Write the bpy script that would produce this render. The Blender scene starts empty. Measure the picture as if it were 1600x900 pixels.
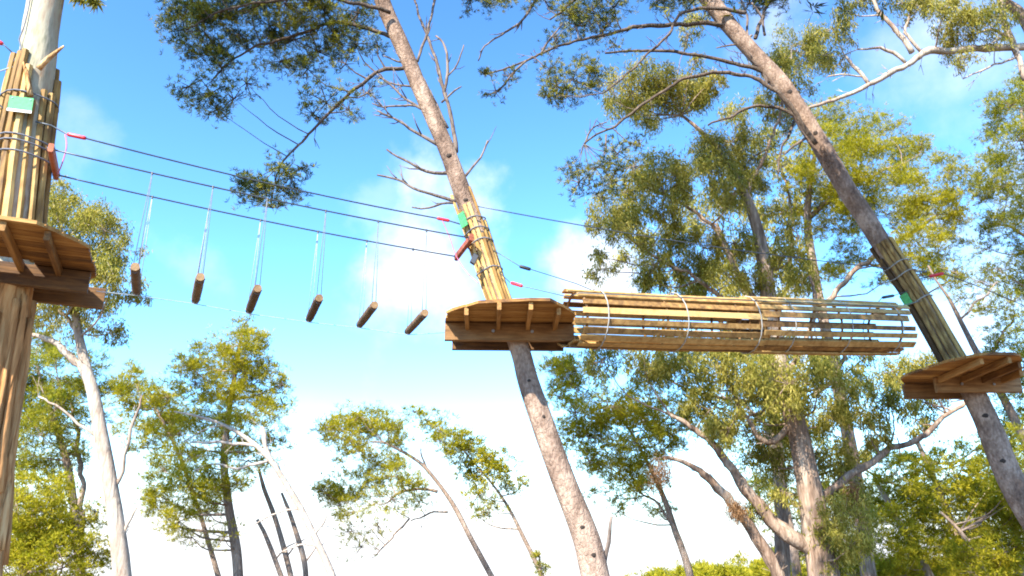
import bpy, math, random
import numpy as np
from mathutils import Vector, Matrix, noise

random.seed(7)
RNG = np.random.default_rng(11)
SC = bpy.context.scene
COL = SC.collection

# ------------------------------------------------------------------ camera
F = 28.0 / 36.0 * 1600.0
PITCH = math.radians(20.0)
CP, SP = math.cos(PITCH), math.sin(PITCH)
EYE = 1.6
cam_d = bpy.data.cameras.new('camera')
cam = bpy.data.objects.new('camera', cam_d)
COL.objects.link(cam)
cam.location = (0, 0, EYE)
cam.rotation_euler = (math.radians(90) + PITCH, 0, 0)
cam_d.lens = 28.0
cam_d.sensor_width = 36.0
cam_d.clip_end = 6000.0
SC.camera = cam


def ray(px, py):
    u = (px - 800.0) / F
    v = (450.0 - py) / F
    return Vector((u, CP - v * SP, SP + v * CP))


def P(px, py, Y):
    """point at horizontal distance Y seen at photo pixel px,py"""
    d = ray(px, py)
    t = Y / d.y
    return Vector((d.x * t, Y, EYE + d.z * t))


def PZ(px, py, z):
    d = ray(px, py)
    t = (z - EYE) / d.z
    return Vector((d.x * t, d.y * t, z))


def mpp(px, py, Y):
    """metres per photo pixel there"""
    return Y / ray(px, py).y / F


# ------------------------------------------------------------------ light
SUN_EL = math.radians(41)
SUN_AZ = math.radians(210)          # clockwise from +Y (view direction): behind, left
to_sun = Vector((math.sin(SUN_AZ) * math.cos(SUN_EL), math.cos(SUN_AZ) * math.cos(SUN_EL), math.sin(SUN_EL)))
sl = bpy.data.lights.new('sun', 'SUN')
sl.energy = 4.3
sl.angle = math.radians(0.5)
sl.color = (1.0, 0.93, 0.80)
so = bpy.data.objects.new('sun', sl)
COL.objects.link(so)
so.rotation_euler = (-to_sun).to_track_quat('-Z', 'Y').to_euler()

W = bpy.data.worlds.new('World')
SC.world = W
W.use_nodes = True
nt = W.node_tree
nt.nodes.clear()


def nn(t, typ, **kw):
    n = t.nodes.new(typ)
    for k, v in kw.items():
        setattr(n, k, v)
    return n


def mth(t, op, a, b=None, clamp=False):
    n = t.nodes.new('ShaderNodeMath')
    n.operation = op
    n.use_clamp = clamp
    for i, v in enumerate((a, b)):
        if v is None:
            continue
        if isinstance(v, (int, float)):
            n.inputs[i].default_value = v
        else:
            t.links.new(v, n.inputs[i])
    return n.outputs[0]


def smooth(t, v, a, b):
    n = t.nodes.new('ShaderNodeMapRange')
    n.interpolation_type = 'SMOOTHSTEP'
    t.links.new(v, n.inputs['Value'])
    n.inputs['From Min'].default_value = a
    n.inputs['From Max'].default_value = b
    return n.outputs['Result']


sky = nn(nt, 'ShaderNodeTexSky', sky_type='NISHITA', sun_disc=False)
sky.sun_elevation = SUN_EL
sky.sun_rotation = SUN_AZ
sky.altitude = 100
sky.air_density = 1.0
sky.dust_density = 0.1
sky.ozone_density = 3.0
tc = nn(nt, 'ShaderNodeTexCoord')
nz = nn(nt, 'ShaderNodeTexNoise')
nz.inputs['Scale'].default_value = 6.5
nz.inputs['Detail'].default_value = 7
nz.inputs['Roughness'].default_value = 0.55
nt.links.new(tc.outputs['Generated'], nz.inputs['Vector'])
sep = nn(nt, 'ShaderNodeSeparateXYZ')
nt.links.new(tc.outputs['Generated'], sep.inputs[0])
nzc = mth(nt, 'SUBTRACT', nz.outputs['Fac'], 0.5)
# one ragged cloud per direction, plus a bank of cloud all round the horizon
CLOUDS = [(655, 445, 0.085, 0.95), (725, 300, 0.06, 0.75), (575, 330, 0.035, 0.2), (610, 520, 0.07, 0.6), (940, 430, 0.07, 0.9),
          (1435, 75, 0.10, 0.6), (1210, 20, 0.06, 0.45), (1550, 520, 0.12, 0.8), (1200, 480, 0.10, 0.6),
          (300, 420, 0.05, 0.22), (120, 175, 0.045, 0.2), (1750, 250, 0.12, 0.7), (-250, 300, 0.1, 0.6)]
acc = None
for (cx, cy, rad, amt) in CLOUDS:
    d = ray(cx, cy).normalized()
    dv = nn(nt, 'ShaderNodeVectorMath', operation='DISTANCE')
    nt.links.new(tc.outputs['Generated'], dv.inputs[0])
    dv.inputs[1].default_value = d
    dd = mth(nt, 'ADD', dv.outputs['Value'], mth(nt, 'MULTIPLY', nzc, -0.34))
    m = mth(nt, 'MULTIPLY', smooth(nt, dd, rad * 1.25, -rad * 0.25), amt)
    acc = m if acc is None else mth(nt, 'MAXIMUM', acc, m)
el = mth(nt, 'ADD', sep.outputs['Z'], mth(nt, 'MULTIPLY', nzc, -0.10))
bank = smooth(nt, el, 0.225, 0.03)
acc = mth(nt, 'MAXIMUM', acc, bank, True)
mixc = nn(nt, 'ShaderNodeMix', data_type='RGBA')
nt.links.new(acc, mixc.inputs[0])
gam = nn(nt, 'ShaderNodeGamma')          # the camera's strong blue
gam.inputs['Gamma'].default_value = 1.5
nt.links.new(sky.outputs[0], gam.inputs['Color'])
gsc = nn(nt, 'ShaderNodeVectorMath', operation='MULTIPLY')
gsc.inputs[1].default_value = (0.57, 0.71, 0.66)
nt.links.new(gam.outputs[0], gsc.inputs[0])
nt.links.new(gsc.outputs[0], mixc.inputs[6])
mixc.inputs[7].default_value = (3.6, 3.75, 3.9, 1)
bg = nn(nt, 'ShaderNodeBackground')
bg.inputs['Strength'].default_value = 0.115
nt.links.new(mixc.outputs[2], bg.inputs['Color'])
wo = nn(nt, 'ShaderNodeOutputWorld')
nt.links.new(bg.outputs[0], wo.inputs['Surface'])

SC.view_settings.view_transform = 'Standard'
SC.view_settings.look = 'None'
SC.view_settings.exposure = 1.9
SC.view_settings.gamma = 1.0
SC.cycles.max_bounces = 6
SC.cycles.transmission_bounces = 4
SC.cycles.filter_width = 1.9


# ------------------------------------------------------------------ materials
def mat(name):
    m = bpy.data.materials.new(name)
    m.use_nodes = True
    m.node_tree.nodes.clear()
    return m, m.node_tree


def ramp(t, fac, stops):
    r = t.nodes.new('ShaderNodeValToRGB')
    e = r.color_ramp.elements
    while len(e) < len(stops):
        e.new(0.5)
    for i, (p_, c) in enumerate(stops):
        e[i].position = p_
        e[i].color = (*c, 1)
    t.links.new(fac, r.inputs[0])
    return r.outputs[0]


def wood(name, stops, scale=(3, 3, 30), bump=0.4, rough=0.75, objvar=0.35, spec=0.3, detail=6, axis_noise=5.0):
    """grainy material in the object's own coordinates, with knots and a shift from object to object"""
    m, t = mat(name)
    tc = nn(t, 'ShaderNodeTexCoord')
    oi = nn(t, 'ShaderNodeObjectInfo')
    mp = nn(t, 'ShaderNodeMapping')
    mp.inputs['Scale'].default_value = scale
    t.links.new(tc.outputs['Object'], mp.inputs[0])
    off = nn(t, 'ShaderNodeVectorMath', operation='ADD')
    t.links.new(mp.outputs[0], off.inputs[0])
    sc_ = nn(t, 'ShaderNodeVectorMath', operation='SCALE')
    cmb = nn(t, 'ShaderNodeCombineXYZ')
    t.links.new(oi.outputs['Random'], cmb.inputs[0])
    t.links.new(oi.outputs['Random'], cmb.inputs[1])
    t.links.new(cmb.outputs[0], sc_.inputs[0])
    sc_.inputs['Scale'].default_value = 37.0
    t.links.new(sc_.outputs[0], off.inputs[1])
    n1 = nn(t, 'ShaderNodeTexNoise')
    n1.inputs['Scale'].default_value = 1.0
    n1.inputs['Detail'].default_value = detail
    n1.inputs['Roughness'].default_value = 0.62
    t.links.new(off.outputs[0], n1.inputs['Vector'])
    n2 = nn(t, 'ShaderNodeTexNoise')
    n2.inputs['Scale'].default_value = axis_noise
    n2.inputs['Detail'].default_value = 3
    t.links.new(tc.outputs['Object'], n2.inputs['Vector'])
    f = mth(t, 'ADD', mth(t, 'MULTIPLY', n1.outputs['Fac'], 0.75), mth(t, 'MULTIPLY', n2.outputs['Fac'], 0.25))
    f = mth(t, 'ADD', f, mth(t, 'MULTIPLY', mth(t, 'SUBTRACT', oi.outputs['Random'], 0.5), objvar))
    c = ramp(t, f, stops)
    b = nn(t, 'ShaderNodeBsdfPrincipled')
    t.links.new(c, b.inputs['Base Color'])
    b.inputs['Roughness'].default_value = rough
    b.inputs['Specular IOR Level'].default_value = spec
    bp = nn(t, 'ShaderNodeBump')
    bp.inputs['Strength'].default_value = bump
    bp.inputs['Distance'].default_value = 0.02
    t.links.new(n1.outputs['Fac'], bp.inputs['Height'])
    t.links.new(bp.outputs[0], b.inputs['Normal'])
    o = nn(t, 'ShaderNodeOutputMaterial')
    t.links.new(b.outputs[0], o.inputs[0])
    return m


def bark(name, stops, vscale=9.0, stretch=0.35, bump=0.8, patch=2.0, crack=0.55):
    m, t = mat(name)
    tc = nn(t, 'ShaderNodeTexCoord')
    mp = nn(t, 'ShaderNodeMapping')
    mp.inputs['Scale'].default_value = (1, 1, stretch)
    t.links.new(tc.outputs['Object'], mp.inputs[0])
    nzd = nn(t, 'ShaderNodeTexNoise')
    nzd.inputs['Scale'].default_value = 6
    nzd.inputs['Detail'].default_value = 5
    t.links.new(mp.outputs[0], nzd.inputs['Vector'])
    mx = nn(t, 'ShaderNodeMix', data_type='RGBA')
    mx.inputs[0].default_value = 0.22
    t.links.new(mp.outputs[0], mx.inputs[6])
    t.links.new(nzd.outputs['Color'], mx.inputs[7])
    vo = nn(t, 'ShaderNodeTexVoronoi', feature='DISTANCE_TO_EDGE')
    vo.inputs['Scale'].default_value = vscale
    t.links.new(mx.outputs[2], vo.inputs['Vector'])
    ed = smooth(t, vo.outputs['Distance'], 0.0, 0.16)
    n2 = nn(t, 'ShaderNodeTexNoise')
    n2.inputs['Scale'].default_value = patch
    n2.inputs['Detail'].default_value = 6
    n2.inputs['Roughness'].default_value = 0.65
    t.links.new(mp.outputs[0], n2.inputs['Vector'])
    n3 = nn(t, 'ShaderNodeTexNoise')
    n3.inputs['Scale'].default_value = 28
    n3.inputs['Detail'].default_value = 4
    t.links.new(mp.outputs[0], n3.inputs['Vector'])
    f = mth(t, 'ADD', mth(t, 'MULTIPLY', n2.outputs['Fac'], 0.75), mth(t, 'MULTIPLY', n3.outputs['Fac'], 0.3))
    c = ramp(t, f, stops)
    mul = nn(t, 'ShaderNodeMix', data_type='RGBA', blend_type='MULTIPLY')
    mul.inputs[0].default_value = crack
    t.links.new(c, mul.inputs[6])
    t.links.new(ramp(t, ed, [(0, (0.25, 0.2, 0.17)), (1, (1, 1, 1))]), mul.inputs[7])
    b = nn(t, 'ShaderNodeBsdfPrincipled')
    t.links.new(mul.outputs[2], b.inputs['Base Color'])
    b.inputs['Roughness'].default_value = 0.9
    b.inputs['Specular IOR Level'].default_value = 0.15
    h = mth(t, 'ADD', mth(t, 'MULTIPLY', ed, 0.6), mth(t, 'MULTIPLY', n3.outputs['Fac'], 0.6))
    bp = nn(t, 'ShaderNodeBump')
    bp.inputs['Strength'].default_value = bump
    bp.inputs['Distance'].default_value = 0.03
    t.links.new(h, bp.inputs['Height'])
    t.links.new(bp.outputs[0], b.inputs['Normal'])
    o = nn(t, 'ShaderNodeOutputMaterial')
    t.links.new(b.outputs[0], o.inputs[0])
    return m


def leaf(name, stops, trans=0.35, nscale=1.6, tint=(1.0, 1.1, 0.5)):
    """leaf: each tuft has its own colour, drifting over the crown; light passes through"""
    m, t = mat(name)
    g = nn(t, 'ShaderNodeNewGeometry')
    n = nn(t, 'ShaderNodeTexNoise')
    n.inputs['Scale'].default_value = nscale
    n.inputs['Detail'].default_value = 3
    t.links.new(g.outputs['Position'], n.inputs['Vector'])
    f = mth(t, 'ADD', mth(t, 'MULTIPLY', g.outputs['Random Per Island'], 0.45), mth(t, 'MULTIPLY', n.outputs['Fac'], 0.6))
    c = ramp(t, f, stops)
    b = nn(t, 'ShaderNodeBsdfPrincipled')
    t.links.new(c, b.inputs['Base Color'])
    b.inputs['Roughness'].default_value = 0.5
    b.inputs['Specular IOR Level'].default_value = 0.12
    tr = nn(t, 'ShaderNodeBsdfTranslucent')
    tm = nn(t, 'ShaderNodeMix', data_type='RGBA', blend_type='MULTIPLY')
    tm.inputs[0].default_value = 1.0
    t.links.new(c, tm.inputs[6])
    tm.inputs[7].default_value = (*tint, 1)
    t.links.new(tm.outputs[2], tr.inputs['Color'])
    mx = nn(t, 'ShaderNodeMixShader')
    mx.inputs[0].default_value = trans
    t.links.new(b.outputs[0], mx.inputs[1])
    t.links.new(tr.outputs[0], mx.inputs[2])
    o = nn(t, 'ShaderNodeOutputMaterial')
    t.links.new(mx.outputs[0], o.inputs[0])
    return m


def plain(name, c, rough=0.5, metal=0.0, var=0.25, scale=25.0):
    m, t = mat(name)
    tc = nn(t, 'ShaderNodeTexCoord')
    n = nn(t, 'ShaderNodeTexNoise')
    n.inputs['Scale'].default_value = scale
    n.inputs['Detail'].default_value = 4
    t.links.new(tc.outputs['Object'], n.inputs['Vector'])
    lo = tuple(x * (1 - var) for x in c)
    hi = tuple(min(1, x * (1 + var)) for x in c)
    b = nn(t, 'ShaderNodeBsdfPrincipled')
    t.links.new(ramp(t, n.outputs['Fac'], [(0.3, lo), (0.7, hi)]), b.inputs['Base Color'])
    b.inputs['Roughness'].default_value = rough
    b.inputs['Metallic'].default_value = metal
    o = nn(t, 'ShaderNodeOutputMaterial')
    t.links.new(b.outputs[0], o.inputs[0])
    return m


M = {}
M['pine_bark'] = bark('pine_bark', [(0.34, (0.07, 0.046, 0.036)), (0.5, (0.20, 0.135, 0.10)), (0.64, (0.38, 0.28, 0.215))], 20, 0.6, 0.5, 3.2, 0.14)
M['limb_bark'] = bark('limb_bark', [(0.3, (0.05, 0.038, 0.03)), (0.55, (0.12, 0.09, 0.07)), (0.75, (0.24, 0.18, 0.14))], 14, 0.4, 0.6, 3, 0.25)
M['far_bark'] = bark('far_bark', [(0.3, (0.12, 0.085, 0.07)), (0.55, (0.27, 0.20, 0.155)), (0.75, (0.42, 0.34, 0.28))], 12, 0.3, 0.6, 2.5, 0.25)
M['pale_bark'] = bark('pale_bark', [(0.38, (0.20, 0.09, 0.06)), (0.47, (0.34, 0.24, 0.165)), (0.58, (0.44, 0.39, 0.28)), (0.70, (0.24, 0.23, 0.15))], 3, 0.2, 0.25, 2.2, 0.15)
M['strip_bark'] = bark('strip_bark', [(0.3, (0.20, 0.09, 0.035)), (0.48, (0.46, 0.23, 0.09)), (0.66, (0.66, 0.45, 0.22))], 8, 0.10, 0.8, 3.2, 0.4)
M['grey_bark'] = bark('grey_bark', [(0.36, (0.17, 0.105, 0.075)), (0.48, (0.33, 0.255, 0.20)), (0.62, (0.45, 0.385, 0.315))], 5, 0.2, 0.4, 2.2, 0.3)
M['gum_bark'] = bark('gum_bark', [(0.34, (0.075, 0.048, 0.036)), (0.48, (0.21, 0.14, 0.10)), (0.6, (0.36, 0.27, 0.205)), (0.74, (0.44, 0.37, 0.29))], 6, 0.16, 0.6, 3.2, 0.4)
M['dead_wood'] = bark('dead_wood', [(0.3, (0.10, 0.08, 0.07)), (0.7, (0.24, 0.19, 0.16))], 8, 0.4, 0.4)
M['bleached_wood'] = bark('bleached_wood', [(0.3, (0.34, 0.27, 0.22)), (0.7, (0.50, 0.43, 0.37))], 8, 0.3, 0.4, 3, 0.3)
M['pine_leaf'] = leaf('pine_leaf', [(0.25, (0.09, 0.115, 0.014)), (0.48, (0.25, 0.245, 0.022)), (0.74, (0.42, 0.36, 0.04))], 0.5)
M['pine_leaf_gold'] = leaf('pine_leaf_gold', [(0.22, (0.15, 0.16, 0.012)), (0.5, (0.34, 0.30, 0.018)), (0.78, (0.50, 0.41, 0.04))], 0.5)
M['pine_leaf_dark'] = leaf('pine_leaf_dark', [(0.30, (0.020, 0.038, 0.02)), (0.48, (0.07, 0.09, 0.020)), (0.62, (0.30, 0.27, 0.03))], 0.3, 1.1)  # yellow end paints sunlit clumps into the dark foliage
M['gum_leaf'] = leaf('gum_leaf', [(0.24, (0.09, 0.11, 0.022)), (0.5, (0.27, 0.25, 0.04)), (0.74, (0.50, 0.42, 0.11))], 0.5, 1.3, (1.0, 1.0, 0.6))
M['brown_leaf'] = leaf('brown_leaf', [(0.3, (0.10, 0.05, 0.022)), (0.7, (0.27, 0.15, 0.07))], 0.2, 2, (1, .9, .8))
M['deck_wood'] = wood('deck_wood', [(0.28, (0.08, 0.036, 0.014)), (0.5, (0.29, 0.135, 0.032)), (0.72, (0.46, 0.26, 0.085))], (2.5, 26, 26), 0.35)
M['beam_wood'] = wood('beam_wood', [(0.28, (0.07, 0.036, 0.018)), (0.5, (0.18, 0.092, 0.034)), (0.74, (0.32, 0.18, 0.075))], (2.5, 26, 26), 0.35)
M['joist_wood'] = wood('joist_wood', [(0.28, (0.12, 0.055, 0.018)), (0.5, (0.26, 0.13, 0.038)), (0.74, (0.40, 0.21, 0.07))], (26, 2.5, 26), 0.35)
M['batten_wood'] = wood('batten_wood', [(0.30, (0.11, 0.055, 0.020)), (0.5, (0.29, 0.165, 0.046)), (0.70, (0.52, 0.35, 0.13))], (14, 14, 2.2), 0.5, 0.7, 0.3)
M['shaded_batten'] = wood('shaded_batten', [(0.32, (0.06, 0.033, 0.013)), (0.5, (0.19, 0.11, 0.036)), (0.68, (0.42, 0.27, 0.09))], (14, 14, 2.2), 0.5, 0.8, 0.5)  # darker copy of the batten wood, shade painted into its colour
M['slat_wood'] = wood('slat_wood', [(0.26, (0.10, 0.052, 0.020)), (0.48, (0.30, 0.165, 0.052)), (0.76, (0.52, 0.34, 0.13))], (14, 14, 14), 0.5, 0.75, 0.5)
M['log_wood'] = wood('log_wood', [(0.28, (0.045, 0.026, 0.016)), (0.5, (0.11, 0.065, 0.036)), (0.74, (0.22, 0.14, 0.08))], (22, 22, 4), 0.5)
M['end_wood'] = wood('end_wood', [(0.3, (0.15, 0.085, 0.04)), (0.7, (0.32, 0.20, 0.10))], (30, 30, 30), 0.3)
M['red_wood'] = wood('red_wood', [(0.28, (0.16, 0.04, 0.025)), (0.5, (0.30, 0.085, 0.045)), (0.74, (0.42, 0.15, 0.08))], (4, 20, 20), 0.4)
M['cable'] = plain('cable', (0.085, 0.10, 0.12), 0.45, 0.6)
M['pale_cable'] = plain('pale_cable', (0.42, 0.48, 0.52), 0.5, 0.3)
M['rope'] = plain('rope', (0.27, 0.29, 0.33), 0.8)
M['dark_rope'] = plain('dark_rope', (0.12, 0.13, 0.16), 0.8)
M['white_cord'] = plain('white_cord', (0.30, 0.285, 0.26), 0.8)
M['red_plastic'] = plain('red_plastic', (0.55, 0.022, 0.035), 0.4, 0, 0.15)
M['black_plastic'] = plain('black_plastic', (0.015, 0.015, 0.018), 0.4, 0, 0.2)
M['pink_cord'] = plain('pink_cord', (0.52, 0.12, 0.24), 0.7)
M['green_paint'] = plain('green_paint', (0.06, 0.36, 0.11), 0.45, 0, 0.2)
M['white_paint'] = plain('white_paint', (0.75, 0.74, 0.68), 0.5, 0, 0.08)
M['steel'] = plain('steel', (0.32, 0.33, 0.35), 0.35, 0.9)
M['dark_hole'] = plain('knot', (0.03, 0.02, 0.015), 0.95)


# ------------------------------------------------------------------ object helpers
def add_mesh(name, verts, faces, m, parent=None, smooth_=False, loc=None):
    """faces: list of lists or (n,k) array"""
    me = bpy.data.meshes.new(name)
    verts = np.asarray(verts, dtype=np.float32)
    if loc is not None:
        verts = verts - np.asarray(loc, dtype=np.float32)
    if isinstance(faces, np.ndarray):
        n, k = faces.shape
        me.vertices.add(len(verts))
        me.vertices.foreach_set('co', verts.ravel())
        me.loops.add(n * k)
        me.loops.foreach_set('vertex_index', faces.astype(np.int32).ravel())
        me.polygons.add(n)
        me.polygons.foreach_set('loop_start', np.arange(0, n * k, k, dtype=np.int32))
        me.update(calc_edges=True)
    else:
        me.from_pydata([tuple(map(float, v)) for v in verts], [], faces)
        me.update()
    if smooth_:
        me.polygons.foreach_set('use_smooth', np.ones(len(me.polygons), dtype=bool))
    ms = m if isinstance(m, list) else [m]
    for x in ms:
        me.materials.append(x)
    o = bpy.data.objects.new(name, me)
    COL.objects.link(o)
    if parent is not None:
        o.parent = parent
    if loc is not None:
        o.location = loc
    return o


def thing(name, loc, label, cat, group=None):
    o = bpy.data.objects.new(name, None)
    COL.objects.link(o)
    o.location = loc
    o.empty_display_size = 0.2
    tag(o, label, cat, group)
    return o


def tag(o, label, cat, group=None):
    o['label'] = label
    o['category'] = cat
    if group:
        o['group'] = group
    return o


def part(name, verts, faces, m, root, smooth_=False, origin=None):
    """a child mesh built from world-space verts; origin (world) becomes its own origin"""
    o_w = Vector(origin) if origin is not None else Vector(root_loc(root))
    o = add_mesh(name, verts, faces, m, root, smooth_, loc=o_w)
    o.location = o_w - Vector(root_loc(root))
    return o


def root_loc(r):
    l = Vector(r.location)
    while r.parent is not None:
        r = r.parent
        l = l + Vector(r.location)
    return l


# -- paths and tubes
def catmull(pts, rad, step):
    pts = [Vector(p) for p in pts]
    ext = [pts[0] * 2 - pts[1]] + pts + [pts[-1] * 2 - pts[-2]]
    out, ro = [], []
    for i in range(len(pts) - 1):
        a, b, c, d = ext[i:i + 4]
        n = max(1, int((c - b).length / step))
        for k in range(n):
            t = k / n
            q = 0.5 * ((2 * b) + (c - a) * t + (2 * a - 5 * b + 4 * c - d) * t * t + (3 * b - a - 3 * c + d) * t ** 3)
            out.append(q)
            ro.append(rad[i] * (1 - t) + rad[i + 1] * t)
    out.append(pts[-1])
    ro.append(rad[-1])
    return out, ro


class Path:
    def __init__(self, pts, rad, step=0.1, kink=0.0):
        self.p, self.r = catmull(pts, rad, step)
        n = len(self.p)
        if kink:
            for i in range(1, n):
                q = self.p[i]
                self.p[i] = q + (noise.noise_vector(q * 2.3) * 0.7 + noise.noise_vector(q * 6.1) * 0.35) * kink * min(1.0, i / 4)
            for i in range(n):      # swollen and pinched along its length
                self.r[i] *= 1 + 0.18 * noise.noise(self.p[i] * 7.0)
        self.t = [(self.p[min(i + 1, n - 1)] - self.p[max(i - 1, 0)]).normalized() for i in range(n)]
        u = Vector((1, 0, 0)) if abs(self.t[0].x) < 0.8 else Vector((0, 1, 0))
        self.u, self.v = [], []
        for i in range(n):
            u = (u - self.t[i] * u.dot(self.t[i])).normalized()
            self.u.append(u.copy())
            self.v.append(self.t[i].cross(u))

    def at_z(self, z):
        i = min(range(len(self.p)), key=lambda k: abs(self.p[k].z - z))
        return i

    def tube(self, n=8, rough=0.0, nscale=3.0, stretch=0.3, cap=True, seed=0.0):
        vs, fs = [], []
        N = len(self.p)
        for i in range(N):
            for k in range(n):
                a = 2 * math.pi * k / n
                d = self.u[i] * math.cos(a) + self.v[i] * math.sin(a)
                r = self.r[i]
                if rough:
                    q = self.p[i] + d * r
                    r *= 1 + rough * noise.noise(Vector((q.x * nscale + seed, q.y * nscale, q.z * nscale * stretch))) \
                        + rough * 0.5 * noise.noise(Vector((q.x * nscale * 3 + seed, q.y * nscale * 3, q.z * nscale)))
                vs.append(self.p[i] + d * r)
        for i in range(N - 1):
            for k in range(n):
                k2 = (k + 1) % n
                fs.append([i * n + k, i * n + k2, (i + 1) * n + k2, (i + 1) * n + k])
        if cap:
            fs.append(list(range(n))[::-1])
            fs.append([(N - 1) * n + k for k in range(n)])
        return vs, fs


class MB:
    def __init__(self):
        self.v, self.f = [], []

    def add(self, vf):
        v, f = vf
        o = len(self.v)
        self.v += [Vector(x) for x in v]
        self.f += [[i + o for i in q] for q in f]
        return self

    def tube(self, pts, rad, n=6, step=0.15, **k):
        if isinstance(rad, (int, float)):
            rad = [rad] * len(pts)
        return self.add(Path(pts, rad, step).tube(n, **k))

    def rod(self, a, b, r, n=6, r2=None):
        return self.add(Path([a, b], [r, r if r2 is None else r2], 1e9).tube(n))

    def prism(self, poly, ext):
        """poly: closed list of points, ext: extrusion vector"""
        n = len(poly)
        poly = [Vector(p) for p in poly]
        ext = Vector(ext)
        v = poly + [p + ext for p in poly]
        f = [list(range(n))[::-1], list(range(n, 2 * n))] + [[i, (i + 1) % n, n + (i + 1) % n, n + i] for i in range(n)]
        nrm = (poly[1] - poly[0]).cross(poly[2] - poly[0])
        if nrm.dot(ext) < 0:
            f = [q[::-1] for q in f]
        return self.add((v, f))

    def box(self, c, ax, ay, az, bevel=0.0):
        """centre, three half-extent vectors"""
        c, ax, ay, az = map(Vector, (c, ax, ay, az))
        if bevel <= 0:
            v = [c + ax * i + ay * j + az * k for i in (-1, 1) for j in (-1, 1) for k in (-1, 1)]
            f = [[0, 1, 3, 2], [4, 6, 7, 5], [0, 4, 5, 1], [2, 3, 7, 6], [0, 2, 6, 4], [1, 5, 7, 3]]
            return self.add((v, f))
        # chamfered along the long (ax) direction
        by = ay.normalized() * bevel
        bz = az.normalized() * bevel
        poly = [ay - by + az, ay + az - bz, ay - az + bz, ay - by - az, -ay + by - az, -ay - az + bz, -ay + az - bz, -ay + by + az]
        return self.prism([c - ax + q for q in poly], ax * 2)

    def build(self, name, m, root, smooth_=False, origin=None):
        return part(name, self.v, self.f, m, root, smooth_, origin)

    def build_top(self, name, m, loc, smooth_=False):
        return add_mesh(name, self.v, self.f, m, None, smooth_, loc=Vector(loc))


# ------------------------------------------------------------------ foliage
def unit(n):
    a = RNG.normal(size=(n, 3))
    return a / np.linalg.norm(a, axis=1, keepdims=True)


def norm(a):
    return a / np.maximum(np.linalg.norm(a, axis=1, keepdims=True), 1e-6)


def blob_subs(c, r, dens):
    n = max(5, int(11 * dens))
    u = unit(n)
    rr = r * RNG.uniform(0.15, 1.0, size=(n, 1)) ** 0.55
    return np.asarray(c)[None, :] + u * rr * np.array([[1, 1.0, 0.8]])


def pine_tufts(subs, r, per, L, wdt, centre, nneed=9, flat=0.6, spread=0.22):
    """needle tufts round each sub-clump; every tuft is one island of needle blades"""
    ns = len(subs)
    cen = np.repeat(subs, per, axis=0)
    off = RNG.normal(size=(ns * per, 3)) * np.array([[1, 1, flat]]) * r * spread
    base = cen + off
    nt_ = len(base)
    outd = norm(base - np.asarray(centre)[None, :]) * 0.55 + np.array([[0, 0, 0.55]]) + RNG.normal(size=(nt_, 3)) * 0.35
    outd = norm(outd)
    d = np.repeat(outd, nneed, axis=0) * 0.75 + unit(nt_ * nneed) * 0.85
    d = norm(d)
    ln = L * RNG.uniform(0.6, 1.15, size=(nt_ * nneed, 1))
    b = np.repeat(base, nneed, axis=0)
    side = norm(np.cross(d, unit(nt_ * nneed))) * wdt * 0.5
    tip = b + d * ln
    mid = b + d * ln * 0.55
    m1, m2 = mid + side, mid - side
    # vertices: base per tuft, then (m1, tip, m2) per needle
    V = np.concatenate([base, np.stack([m1, tip, m2], axis=1).reshape(-1, 3)])
    bi = np.repeat(np.arange(nt_), nneed)
    k = nt_ + np.arange(nt_ * nneed) * 3
    Fq = np.stack([bi, k, k + 1, k + 2], axis=1)
    return V, Fq


def gum_leaves(subs, r, per, L, wdt, spread=0.18):
    ns = len(subs)
    n = ns * per
    base = np.repeat(subs, per, axis=0) + RNG.normal(size=(n, 3)) * np.array([[0.8, 0.8, 1.1]]) * r * spread
    d = norm(np.array([[0, 0, -1.0]]) + RNG.normal(size=(n, 3)) * 0.62)
    ln = L * RNG.uniform(0.6, 1.2, size=(n, 1))
    side = norm(np.cross(d, unit(n))) * wdt * 0.5 * RNG.uniform(0.7, 1.2, size=(n, 1))
    mid = base + d * ln * 0.4
    V = np.stack([base, mid + side, base + d * ln, mid - side], axis=1).reshape(-1, 3)
    Fq = np.arange(n * 4).reshape(n, 4)
    return V, Fq


def thin_rods(a, b, r0, r1):
    """many three-sided twigs at once"""
    n = len(a)
    d = norm(b - a)
    ref = np.where(np.abs(d[:, 2:3]) < 0.8, np.array([[0, 0, 1.0]]), np.array([[1.0, 0, 0]]))
    u = norm(np.cross(d, ref))
    v = np.cross(d, u)
    rings = []
    for (q, r) in ((a, r0), (b, r1)):
        for k in range(3):
            an = 2 * math.pi * k / 3
            rings.append(q + (u * math.cos(an) + v * math.sin(an)) * r)
    V = np.stack(rings, axis=1).reshape(-1, 3)
    fs = []
    for k in range(3):
        k2 = (k + 1) % 3
        fs.append(np.array([k, k2, 3 + k2, 3 + k]))
    Fq = (np.arange(n) * 6)[:, None, None] + np.stack(fs)[None]
    return V, Fq.reshape(-1, 4)


def merge(lst):
    vs, fs, o = [], [], 0
    for V, Fq in lst:
        vs.append(V)
        fs.append(Fq + o)
        o += len(V)
    return np.concatenate(vs), np.concatenate(fs)


NTRI = [0]


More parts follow.
